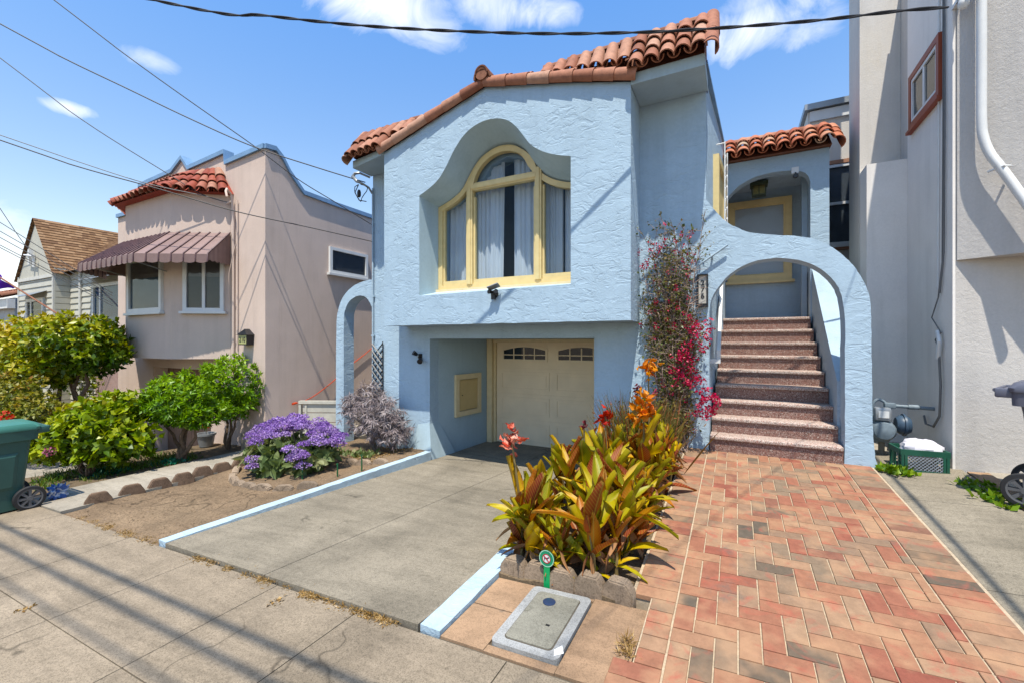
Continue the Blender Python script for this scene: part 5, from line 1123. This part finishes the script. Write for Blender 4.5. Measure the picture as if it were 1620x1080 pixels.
# upright brown grassy clump behind the cannas
P_ = []; gb_ = (-.98,5.45,-1.52); m = 1300
pos = np.column_stack([rg.normal(size=m)*.15+gb_[0]-.05, rg.normal(size=m)*.22+gb_[1], np.full(m, gb_[2])]); D = nrm_(np.column_stack([rg.normal(size=(m,2))*.30, np.ones(m)]))
m_bg = M_leaf('brown_green_blades', [(0,(.10,.10,.03)),(.4,(.22,.20,.06)),(.7,(.34,.22,.09)),(1,(.36,.12,.07))], rough=.6)
o = thing('grassy_clump', 'upright brown and green twiggy clump between the cannas and the vine', 'plant', gb_)
part('blades', cloud_mesh('blades', pos, D, rg.normal(size=(m,3)), rg.uniform(.35,.95,m), rg.uniform(.008,.02,m), big_template(4,.25,.1), rg.random(m), m_bg, gb_), m_bg, o)
P2 = pos[:700]+D[:700]*rg.uniform(.3,.85,(700,1)); part('leaflets', cloud_mesh('leaflets', P2, rg.normal(size=(700,3)), rg.normal(size=(700,3)), rg.uniform(.03,.07,700), rg.uniform(.01,.02,700), T_SMALL, rg.random(700), m_bg, gb_), m_bg, o, kind='stuff')
# ================================================================ bougainvillea
vb = (-.72,6.02,-1.45)
vine = thing('climbing_vine', 'sparse climbing vine with crimson bracts on the blue wall left of the stairway arch', 'vine', vb)
m_vl = M_leaf('vine_leaves', [(0,(.06,.09,.02)),(.5,(.16,.18,.05)),(1,(.34,.25,.10))]); m_br = M_leaf('crimson_bracts', [(0,(.42,.012,.06)),(.6,(.68,.035,.12)),(1,(.82,.18,.24))], trans=.3, tc_=(1,.3,.45)); m_stem = M_plain('vine_stem', (.32,.24,.20), .9, .3, 20)
stm = MB(); LP = []; BP = []
def zz(v): return (540-v)/682*5.7
for i in range(46):
    x0 = vb[0]+rnd.uniform(-.12,.15); ztop = rnd.choice([1.55,1.3,1.0,.7,.4,.2])+rnd.uniform(-.15,.15); xt = -.75+rnd.uniform(-.38,.34)
    pts = []; n_ = 9
    for q in range(n_+1):
        s = q/n_; pts.append((x0+(xt-x0)*s+rnd.uniform(-.06,.06), 6.02+rnd.uniform(-.10,.10)-.04*s+(.05 if s > .5 else 0), -1.45+(ztop+1.45)*s))
    stm.tube(smoothline(pts, 3), [.011-.008*(j/(3*n_)) for j in range(3*n_+1)], 5)
    for p in smoothline(pts, 4)[4:]:
        for _ in range(3):
            if rnd.random() < .5:
                e = V(p)+V((rnd.uniform(-.18,.18), rnd.uniform(-.14,.06), rnd.uniform(-.02,.16)))
                if e.y > 6.14: e.y = 6.12
                stm.tube([p, V(p).lerp(e,.5)+V((0,0,.01)), e], [.004,.003,.0015], 4)
                for w_ in range(3): LP.append(tuple(V(p).lerp(e, rnd.uniform(.3,1.1))+V((rnd.uniform(-.03,.03),)*3)))
                if rnd.random() < .035: BP.append(tuple(e)+(.028,))
for i in range(150):                                            # hanging crimson sprays at the lower right
    s = rnd.random(); x = -.40+.14*math.sin(s*9)+rnd.uniform(-.20,.06)-.12*(s-.5); BP.append((x, 5.90+rnd.uniform(-.1,.06), -.95+1.35*s*rnd.uniform(.8,1), .032))
for i in range(75): BP.append((-.72+rnd.uniform(-.32,.3), 5.95+rnd.uniform(-.05,.1), -.9+rnd.uniform(0,2.3), .026))
for i in range(16): BP.append((-1.05+rnd.uniform(-.15,.15), 6.0, 1.15+rnd.uniform(-.18,.12), .025))
part('stem', stm, m_stem, vine)
A = np.array([p for p in LP if not (p[0] > -.52 and .38 < p[2] < 1.0)]); BP = [p for p in BP if not (p[0] > -.5 and .3 < p[2] < 1.0)]; A[:,1] = np.minimum(A[:,1], 6.15); m = len(A)
part('leaves', cloud_mesh('leaves', A, rg.normal(size=(m,3)), rg.normal(size=(m,3)), rg.uniform(.025,.06,m), rg.uniform(.015,.035,m), T_SMALL, rg.random(m), m_vl, vb), m_vl, vine)
Bq = np.repeat(np.array(BP), 9, 0); m = len(Bq); d = sphere_pts(m)
part('bracts', cloud_mesh('bracts', Bq[:,:3]+d*Bq[:,3:4]*.5, d, rg.normal(size=(m,3)), Bq[:,3]*rg.uniform(.8,1.3,m), Bq[:,3]*rg.uniform(.6,1.0,m), T_SMALL, rg.random(m), m_br, vb), m_br, vine)
# ================================================================ edging blocks
m_blk = M_concrete('brown_block', (.26,.18,.13), .4, .1, ps=90); m_blk2 = M_concrete('tan_block', (.36,.28,.21), .4, .1, ps=90)
def block_mesh(w_, d_, h, mat, name='edging_block'):
    mb = MB(); c = .22*w_
    prof = [(-w_/2,0),(w_/2,0),(w_/2,h*.62),(w_/2-c,h),(-w_/2+c,h),(-w_/2,h*.62)]
    bm = bmesh.new(); vs0 = [bm.verts.new((x,-d_/2,z)) for x,z in prof]; f = bm.faces.new(vs0); r_ = bmesh.ops.extrude_face_region(bm, geom=[f])
    for v in r_['geom']:
        if isinstance(v, bmesh.types.BMVert): v.co.y += d_
    bmesh.ops.recalc_face_normals(bm, faces=bm.faces[:]); bmesh.ops.bevel(bm, geom=bm.edges[:], offset=.010, segments=2, affect='EDGES')
    bm.verts.index_update(); mb.add([v.co[:] for v in bm.verts], [[v.index for v in f.verts] for f in bm.faces], .9, True); bm.free()
    return single(name, mb, mat, 'x', 'edging block', base=(0,0,0))
b0 = block_mesh(.27,.09,.27,m_blk)
ordn = ['nearest the pavement', 'second from the pavement', 'third from the pavement', 'fourth from the pavement', 'fifth from the pavement', 'sixth from the pavement', 'seventh from the pavement', 'farthest from the pavement']
ys_ = [2.42,2.76,3.08,3.36,3.62,3.90,4.18,4.46]
for i, y in enumerate(ys_):
    o = b0 if i == 0 else copy_tree(b0)
    o.location = (-7.15+rnd.uniform(-.02,.02), y, sw(-7.15)-.14+rnd.uniform(-.015,.015)-.0*i); o.rotation_euler = (R(rnd.uniform(-4,2)), R(rnd.uniform(-3,3)), R(78+rnd.uniform(-6,6)))
    o['label'] = 'brown scalloped edging block between side path and dirt bed, '+ordn[i]; o['group'] = 'brown scalloped edging blocks along the side path'
b1_ = block_mesh(.205,.10,.17,m_blk2)
for i in range(5):
    o = b1_ if i == 0 else copy_tree(b1_)
    o.location = (-1.47+i*.196, 2.86+rnd.uniform(-.012,.012)-.004*i, sw(-1.1)-.05+.01*i); o.rotation_euler = (R(rnd.uniform(-3,3)), 0, R(-3+rnd.uniform(-5,5)))
    o['label'] = 'tan edging block at the front of the canna planter, '+['leftmost by the blue kerb wall','second from the blue kerb wall','middle one of five','second from the bricks','rightmost by the bricks'][i]; o['group'] = 'tan edging blocks in front of the cannas'
b2_ = block_mesh(.26,.09,.12,m_blk2, 'border_stone')
rs = [(-6.95,4.0),(-6.72,3.8),(-6.45,3.68),(-6.18,3.6),(-5.9,3.56),(-5.62,3.58),(-5.34,3.68),(-5.1,3.86)]
for i, (x, y) in enumerate(rs):
    o = b2_ if i == 0 else copy_tree(b2_)
    o.location = (x, y, dirt_z(x,y)-.045+rnd.uniform(-.02,.01)); nx_ = rs[min(i+1,7)]; px_ = rs[max(i-1,0)]; o.rotation_euler = (R(rnd.uniform(-5,5)), R(rnd.uniform(-5,5)), math.atan2(nx_[1]-px_[1], nx_[0]-px_[0]))
    o['label'] = 'rough tan border stone around the purple flowering plant, '+['at the far left end','second from the left','third from the left','fourth from the left','fifth from the left','sixth from the left','seventh from the left','rightmost by the kerb wall'][i]; o['group'] = 'border stones around the purple plant'
for i, (x, y) in enumerate(((-5.55,5.0),(-5.28,5.02),(-5.0,5.1))):
    o = copy_tree(b2_); o.location = (x,y,dirt_z(x,y)-.04); o.rotation_euler = (0,0,R(8)); o['label'] = 'tan border stone behind the green stakes, '+['left of three','middle of three','right of three'][i]; o['group'] = 'border stones behind the stakes'
# stakes with wire
for i, (x, y, h) in enumerate(((-4.99,4.70,.26),(-5.42,4.02,.24),(-5.1,4.35,.2))):
    mb = MB(); mb.tube([(x,y,-2.0),(x,y,-1.95+h)], .011, 6); mb.tube([(x,y,-1.98+h),(x-.05,y+.02,-1.97+h)], .005, 5)
    single('garden_stake', mb, M_GS if i else globals().setdefault('M_GS', M_plain('green_stake', (.02,.10,.04), .5)), ['thin green garden stake nearest the blue wall','thin green garden stake in front of the purple flowers','thin green garden stake between the other two'][i], 'garden stake')
# meter box lid
mb_ = thing('meter_box', 'concrete utility box lid with a round blue cap set in the pavement edge', 'utility box', (-1.04,2.44,sw(-1.04)))
def rr(x0,x1,y0,y1,r_,n=5):
    out = []
    for cx, cy, a0 in ((x1-r_,y1-r_,0),(x0+r_,y1-r_,90),(x0+r_,y0+r_,180),(x1-r_,y0+r_,270)): out += [(cx+r_*math.cos(R(a0+90*i/n)), cy+r_*math.sin(R(a0+90*i/n))) for i in range(n+1)]
    return out
q = MB(); q.hprism(rr(-1.255,-.84,2.13,2.76,.04), -1.9, lambda x,y: sw(x)+.024); part('rim', q, m_lidring, mb_)
q = MB(); q.hprism(rr(-1.197,-.897,2.185,2.705,.03), lambda x,y: sw(x), lambda x,y: sw(x)+.0262); part('gap', q, m_joint, mb_)
q = MB(); q.hprism(rr(-1.191,-.903,2.191,2.699,.028), lambda x,y: sw(x), lambda x,y: sw(x)+.031); part('lid', q, m_lid, mb_)
q = MB(); q.lathe([(.042,0),(.042,.006),(.036,.009)], (-1.08,2.60,sw(-1.08)+.029), 20); part('round_cap', q, M_plain('navy_cap', (.03,.045,.09), .35), mb_)
q = MB(); q.box(-1.01,-.985,2.37,2.385,sw(-1)+.030,sw(-1)+.033); part('lift_slot', q, m_black, mb_)
q = MB(); q.add([(-.87,2.16,sw(-.87)+.026),(-.83,2.20,sw(-.87)+.027),(-.85,2.23,sw(-.87)+.045),(-.885,2.20,sw(-.87)+.03)], [(0,1,2,3),(3,2,1,0)], .5, False); single('paper_scrap', q, m_whitep, 'tiny white paper scrap at the corner of the concrete lid', 'litter')
# pet sign
ps = thing('garden_sign', 'small round green no dogs sign on a stake in front of the cannas', 'sign', (-1.18,2.79,-1.72))
q = MB(); q.box(-1.20,-1.155,2.787,2.793,-1.76,-1.56); part('stake', q, M_plain('sign_green', (.02,.30,.10), .4), ps)
def disc(r0, r1, y, mat, name, n=28):
    q = MB(); c = (-1.178,y,-1.515)
    if r0 == 0: q.add([c]+[(c[0]+r1*math.cos(6.2832*i/n), y, c[2]+r1*1.05*math.sin(6.2832*i/n)) for i in range(n)], [(0,1+i,1+(i+1)%n) for i in range(n)], .5, False)
    else: q.add([(c[0]+r_*math.cos(6.2832*i/n), y, c[2]+r_*1.05*math.sin(6.2832*i/n)) for r_ in (r0,r1) for i in range(n)], [(i,(i+1)%n,n+(i+1)%n,n+i) for i in range(n)], .5, False)
    part(name, q, mat, ps)
q = MB(); q.lathe([(.056,0),(.056,.006)], (-1.178,2.786,-1.515), 28, 'Y'); part('disc', q, M_plain('sign_green_disc', (.03,.24,.13), .4), ps)
disc(0,.030,2.7845,m_whitep,'face'); disc(.026,.031,2.7835,M_plain('sign_red',(.5,.03,.05),.4),'ring'); disc(.050,.056,2.7845,M_plain('sign_pale',(.35,.6,.45),.5),'border')
q = MB(); q.M = Matrix.Translation((-1.178,2.783,-1.515)); q.add([(-.018,0,-.002),(.010,0,-.002),(.010,0,.007),(-.018,0,.007),(.010,0,.003),(.020,0,.006),(.020,0,.013),(.010,0,.016),(-.016,0,-.014),(-.011,0,-.014),(-.011,0,-.002),(-.016,0,-.002),(.004,0,-.014),(.009,0,-.014),(.009,0,-.002),(.004,0,-.002)], [(0,1,2,3),(4,5,6,7),(8,9,10,11),(12,13,14,15)], .5, False); part('dog_silhouette', q, m_black, ps)
q = MB(); q.M = Matrix.Translation((-1.178,2.782,-1.515)) @ Matrix.Rotation(R(45),4,'Y'); q.box(-.028,.028,-.0005,.0005,-.003,.003); part('slash', q, M_plain('slash_red',(.5,.03,.05),.4), ps)

# ================================================================ wheelie bins
def bin_(name, label, loc, rz, mat, matl, extra=False, front=False):
    # local frame: back (handle and wheels) faces +y
    o = thing(name, label, 'rubbish bin', loc)
    Mx = Matrix.Translation(loc) @ Matrix.Rotation(rz, 4, 'Z')
    def P2(nm, mb, m, parent): return part(nm, mb, m, parent)
    b = MB(); b.M = Mx
    def ring(x, y0, y1, z, r_=.05): return [(p[0], p[1], z) for p in rr(-x, x, y0, y1, r_, 4)]
    levels = [ring(.235,-.26,.20,.03), ring(.24,-.28,.22,.25), ring(.27,-.325,.27,.80), ring(.275,-.33,.28,.86), ring(.30,-.36,.33,.865), ring(.305,-.365,.335,1.0)]
    n = len(levels[0]); vs = [p for l in levels for p in l]
    b.add(vs, [(i*n+j, i*n+(j+1)%n, (i+1)*n+(j+1)%n, (i+1)*n+j) for i in range(len(levels)-1) for j in range(n)]+[tuple(range(n))[::-1]], .5, True)
    body = P2('body', b, mat, o)
    for s in (-1,1):
        b = MB(); b.M = Mx; b.add([(s*.246,-.13,.28),(s*.246,.14,.28),(s*.272,.16,.72),(s*.272,-.17,.72),(s*.262,-.10,.32),(s*.262,.11,.32),(s*.283,.13,.68),(s*.283,-.14,.68)], [(0,1,5,4),(1,2,6,5),(2,3,7,6),(3,0,4,7),(4,5,6,7)], .5, False); part('side_panel', b, mat, body)
    l = MB(); l.M = Mx
    la = [ring(.315,-.40,.345,.985), ring(.32,-.405,.35,1.02), ring(.29,-.37,.32,1.065), ring(.16,-.22,.2,1.085)]
    vs = [p for q_ in la for p in q_]; l.add(vs, [(i*n+j, i*n+(j+1)%n, (i+1)*n+(j+1)%n, (i+1)*n+j) for i in range(3) for j in range(n)]+[tuple(range(n))[::-1], tuple(3*n+j for j in range(n))], .5, True); lid = P2('lid', l, matl, o)
    h = MB(); h.M = Mx; h.bbox(-.25,.25,.33,.41,.94,1.0,.015); 
    for s in (-1,1): h.bbox(s*.25-.03,s*.25+.03,.30,.43,.93,1.01,.012)
    h.tube([(-.24,.43,.99),(.24,.43,.99)], .018, 8); P2('handle', h, mat, o)
    ax_ = MB(); ax_.M = Mx; ax_.tube([(-.29,.25,.14),(.29,.25,.14)], .014, 8); ax_.box(-.23,.23,.18,.27,.05,.20); P2('axle', ax_, m_black, o)
    for s in (-1,1):
        wh_ = MB(); wh_.M = Mx; c = (s*.285,.25,.145)
        wh_.lathe([(.112,-.028),(.14,-.026),(.146,-.015),(.146,.015),(.14,.026),(.112,.028),(.112,-.028)], c, 30, 'X', cap=False); w_ = P2('wheel', wh_, m_blackr, o)
        rm_ = MB(); rm_.M = Mx; rm_.lathe([(.006,-.030),(.026,-.030),(.026,.030),(.006,.030)], c, 14, 'X'); 
        for k in range(8):
            a = 6.2832*k/8; d = V((0,math.cos(a),math.sin(a))); e = V((0,-math.sin(a),math.cos(a)))*.010; cc = V(c)
            for sx in (-1,1):
                x_ = V((sx*.022,0,0)); rm_.add([cc+d*.02-e+x_, cc+d*.02+e+x_, cc+d*.114+e*1.6+x_, cc+d*.114-e*1.6+x_], [(0,1,2,3)], .5, False)
        rm_.lathe([(.10,-.024),(.114,-.027),(.114,.027),(.10,.024),(.10,-.024)], c, 30, 'X', cap=False); part('rim', rm_, m_hub, w_)
    if extra:
        e = MB(); e.M = Mx; pts = [(-.1,.30),(.14,.29),(.2,.43),(.02,.47),(-.14,.40)]
        e.add([(x,y,.06+.05*(i%2)) for i,(x,y) in enumerate(pts)]+[(x*.9,y,.26+.04*((i+1)%3)) for i,(x,y) in enumerate(pts)], [(i,(i+1)%5,5+(i+1)%5,5+i) for i in range(5)]+[(5,6,7,8,9)], .5, False)
    return o
m_hub = M_plain('grey_hub', (.11,.11,.115), .5); m_gbin = M_plain('dark_green_plastic', (.04,.10,.085), .45, .1, 4); m_gbl = M_plain('green_plastic_lid', (.07,.20,.16), .4, .1, 4); m_kbin = M_plain('slate_grey_plastic', (.11,.115,.15), .45, .1, 4)
bin_('wheelie_bin', 'dark green wheelie bin with grey wheel at the left edge of the pavement', (-8.02,1.72,sw(-8)), 0, m_gbin, m_gbl)
bin_('wheelie_bin', 'slate grey wheelie bin by the white building at the right edge', (2.55,5.44,rp(2.4,5.4)+.0), R(62), m_kbin, m_kbin)
bg_ = MB(); bg_.box(-7.98,-7.86,2.18,2.34,-2.07,-1.78); q = MB()
def crumple(c, s, n=9, amp=.25):
    q = MB(); vs = []; fs = []
    for i in range(n+1):
        for j in range(n*2):
            a = math.pi*i/n; b = math.pi*j/n; d = V((math.sin(a)*math.cos(b), math.sin(a)*math.sin(b), math.cos(a))); k_ = 1+amp*noise.noise(d*2.5+V(c))+amp*.5*noise.noise(d*7)
            vs.append(V(c)+V((d.x*s[0],d.y*s[1],d.z*s[2]))*k_)
    for i in range(n):
        for j in range(n*2): fs.append((i*2*n+j, i*2*n+(j+1)%(2*n), (i+1)*2*n+(j+1)%(2*n), (i+1)*2*n+j))
    q.add(vs, fs, .5, True); return q
t = NT('blue_bag'); t.fin(t.ramp(t.noise(9,2,.5), [(.42,(.05,.10,.28)),(.5,(.06,.13,.33)),(.55,(.6,.62,.66)),(.62,(.08,.14,.34))]), .4)
single('crumpled_bag', crumple((-7.88,2.26,-1.97), (.05,.09,.10), 14, .9), t.m, 'crumpled blue and white bag beside the wheel of the green bin', 'bag')
# ================================================================ crate, cloth lump, gas meter
cr = thing('milk_crate', 'dark green plastic milk crate on the ground by the white building', 'crate', (1.80,6.36,-1.46))
q = MB(); m_cr = M_plain('crate_green', (.02,.085,.055), .5, .2); Mx = Matrix.Translation((1.80,6.36,-1.45)) @ Matrix.Rotation(R(4),4,'Z'); q.M = Mx
for s in (-1,1):
    q.box(s*.20-.012,s*.20+.012,-.15,.15,0,.03); 
    for z0, z1 in ((0,.05),(.21,.27)): q.box(-.21,.21,s*.155-.01,s*.155+.01,z0,z1); q.box(s*.205-.01,s*.205+.01,-.144,.144,z0+.001,z1-.001)
for s in (-1,1):
    for a in (-.19,-.16,.16,.19): q.box(a-.012,a+.012,s*.156-.009,s*.156+.009,.05,.21)
    for a in (-.12,.0,.12): q.box(s*.205-.008,s*.205+.008,a-.01,a+.01,.05,.21)
q.box(-.19,.19,-.14,.14,0,.012)
part('frame', q, m_cr, cr); q = MB(); q.M = Mx
for s in (-1,1):
    for k in range(-9,10):
        for sg in (-1,1):
            x0, x1 = k*.034-.08*sg, k*.034+.08*sg
            z0, z1 = .05, .21
            pts_ = []
            if max(x0,x1) > .15 or min(x0,x1) < -.15:
                def cl(x): return max(-.15,min(.15,x))
                if cl(x0) == cl(x1): continue
                f0 = (cl(x0)-x0)/(x1-x0); f1 = (cl(x1)-x0)/(x1-x0); z0, z1 = .05+.16*f0, .05+.16*f1; x0, x1 = cl(x0), cl(x1)
            q.tube([(x0,s*.158,z0),(x1,s*.158,z1)], .004, 4)
    part('lattice', q, m_grayp, cr); q = MB(); q.M = Mx
q = MB(); vs = []; 
single('white_tray', crumple((1.83,6.36,-1.20), (.185,.14,.12), 12), M_plain('white_cloth', (.60,.58,.62), .8, .08, 9), 'white rounded cloth covered heap sticking up out of the crate', 'cloth heap')
gm = thing('gas_meter', 'grey blue gas meter on pipes behind the stairway arch pillar', 'gas meter', (1.62,6.9,-1.5))
m_gm = M_plain('meter_grey_blue', (.18,.22,.25), .5, .2, 15, bump=.2); m_gmd = M_plain('dark_blue_metal', (.05,.08,.12), .45, .2)
q = MB(); q.bbox(1.48,1.68,6.78,6.96,-1.24,-.90,.05); q.lathe([(.02,-.12),(.10,-.10),(.125,-.06),(.125,0)], (1.59,6.80,-1.08), 20, 'Y'); part('meter_body', q, m_gm, gm)
q = MB(); q.bbox(1.50,1.66,6.70,6.80,-.96,-.80,.02); part('dial_box', q, m_grayp, gm); q = MB(); q.box(1.53,1.63,6.69,6.699,-.92,-.84); part('dial', q, m_whitep, gm)
q = MB(); q.lathe([(.03,-.09),(.085,-.085),(.115,-.05),(.115,.01),(.09,.05),(.03,.06)], (1.81,6.84,-1.01), 22, 'X'); q.lathe([(.12,-.012),(.135,-.01),(.135,.01),(.12,.012)], (1.80,6.84,-1.01), 22, 'X'); part('regulator', q, m_gmd, gm)
q = MB(); q.tube(smoothline([(1.52,6.88,-.92),(1.52,6.88,-.78),(1.57,6.88,-.72),(1.64,6.88,-.76),(1.66,6.88,-.84)],4), .018, 8); q.tube([(1.66,6.86,-1.05),(1.67,6.86,-.78)], .028, 10); q.bbox(1.62,1.73,6.82,6.90,-.82,-.75,.012); q.tube([(1.70,6.86,-.785),(2.09,6.88,-.80)], .022, 10); q.tube([(1.85,6.865,-.79),(1.95,6.87,-.79)], .03, 10); part('pipe', q, m_gm, gm)
q = MB(); q.tube([(1.60,6.88,-1.24),(1.60,6.88,-1.65)], .032, 10); q.tube([(1.60,6.88,-1.36),(1.60,6.88,-1.40)], .045, 10); q.tube([(1.68,6.88,-1.26),(1.66,6.85,-1.34)], .016, 8); part('riser', q, M_plain('rusty_pipe', (.22,.2,.16), .7, .3), gm)
# ================================================================ left side passage
fg = thing('wooden_gate', 'low off white board gate between the tan house and the blue arch', 'gate', (-7.7,6.25,-2.0)); m_fg = M_plain('off_white_wood', (.50,.48,.42), .7, .12, 8)
q = MB()
Mg = wallM(-8.15,6.0,-2.1,-7.27,6.42); q.M = Mg
for i in range(4): q.box(.06,.96,-.015,.015,.02+i*.2,.02+i*.2+.18)
part('board', q, m_fg, fg); q = MB(); q.M = Mg; q.box(-.02,.98,-.05,.04,.80,.86); q.box(-.02,.03,-.04,.03,0,.80); q.box(.11,.15,-.035,-.015,0,.8); part('post', q, m_fg, fg)
st2 = thing('side_stairs', 'cream wooden side steps climbing beyond the small left arch', 'stairs', (-7.0,7.6,-2.0))
q = MB(); yz_prism(q, [(6.9,-2.1),(6.9,-1.35),(9.2,-.05),(12,-.05),(12,-2.1)], -6.95, -6.88); part('stringer', q, m_fg, st2)
q = MB(); yz_prism(q, [(6.85,-1.33),(9.2,0.0),(9.2,.07),(6.85,-1.26)], -6.99, -6.85); part('rail', q, m_cream, st2)
q = MB()
for i in range(8): q.box(-8.2,-6.96,6.95+i*.28,7.3+i*.28,-2.1,-1.9+i*.2)
part('tread', q, m_path, st2)
rp_ = MB(); xx = -8.215
pts = [(xx,5.05+.2,-1.5)]
hs = on_line([(465,638),(480,634),(500,623),(530,600),(550,582),(583,556),(600,540)], (-8.20,0,0), (-8.20,10,0)); hs = [(p.x+.02*math.sin(i), p.y, p.z) for i, p in enumerate(hs)]
rp_.tube(smoothline(hs, 5), .010, 6); rp_.tube([(hs[0][0]+.02,hs[0][1]-.05,hs[0][2]),(hs[0][0]+.02,hs[0][1]+.04,hs[0][2]+.01)], .025, 7); rp_.tube([(hs[1][0]+.02,hs[1][1],hs[1][2]-.10),(hs[1][0]+.02,hs[1][1]+.05,hs[1][2]+.03)], .018, 6)
single('red_rope', rp_, M_plain('red_cord', (.50,.09,.05), .6), 'red cord strung along the side wall of the tan house', 'cord')
tl = MB()
for k in range(-4,9):
    for sg in (-1,1):
        x0 = -6.24; x1 = -5.98; z0 = -.95+k*.13; 
        a = (x0, 6.145 if sg > 0 else 6.13, z0 + (0 if sg > 0 else .26)); b = (x1, 6.145 if sg > 0 else 6.13, z0+(.26 if sg > 0 else 0))
        if min(a[2],b[2]) < -1.1 or max(a[2],b[2]) > .02: continue
        tl.tube([a,b], .014, 4)
for x in (-6.24,-5.98): tl.tube([(x,6.15,-1.3),(x,6.15,0.0)], .012, 4)
single('lattice_trellis', tl, m_black, 'narrow black lattice trellis on the blue wall above the silver bush', 'trellis')
pc_ = thing('plant_pot', 'grey pot with a small red flower beside the round tree', 'plant pot', (-8.75,5.05,-2.14))
q = MB(); q.lathe([(.12,0),(.16,.22),(.18,.23),(.18,.27),(.15,.27),(.14,.2)], (-9.75,5.0,-2.16), 16); part('pot', q, m_grayp, pc_); part('flower', bloom((-9.75,5.0,-1.72), .07, 50, .05, m_red, (-8.75,5.05,-2.14)), m_red, pc_)
q = MB(); q.tube([(-9.75,5.0,-1.95),(-9.75,5.0,-1.75)], .008, 5); part('stem', q, m_bark2, pc_)
single('concrete_pier', MB().bbox(-8.55,-8.32,5.0,5.25,-2.14,-1.78,.01), m_path, 'small concrete pier at the corner of the tan house', 'pier')
# ================================================================ paint colour calibration, the same for every surface
for m in bpy.data.materials:
    tr = m.node_tree
    for nd in list(tr.nodes):
        if nd.type in ('BSDF_PRINCIPLED', 'BSDF_TRANSLUCENT') and nd.inputs[0].is_linked:
            hs_ = tr.nodes.new('ShaderNodeHueSaturation'); hs_.inputs['Saturation'].default_value = 1.13; hs_.inputs['Value'].default_value = .80
            src = nd.inputs[0].links[0].from_socket; tr.links.new(src, hs_.inputs['Color']); tr.links.new(hs_.outputs[0], nd.inputs[0])
# ================================================================ lift everything so the eye stands at EYE
for o in list(bpy.data.objects):
    if o.parent is None and o.type in ('MESH', 'EMPTY'): o.location.z += EYE
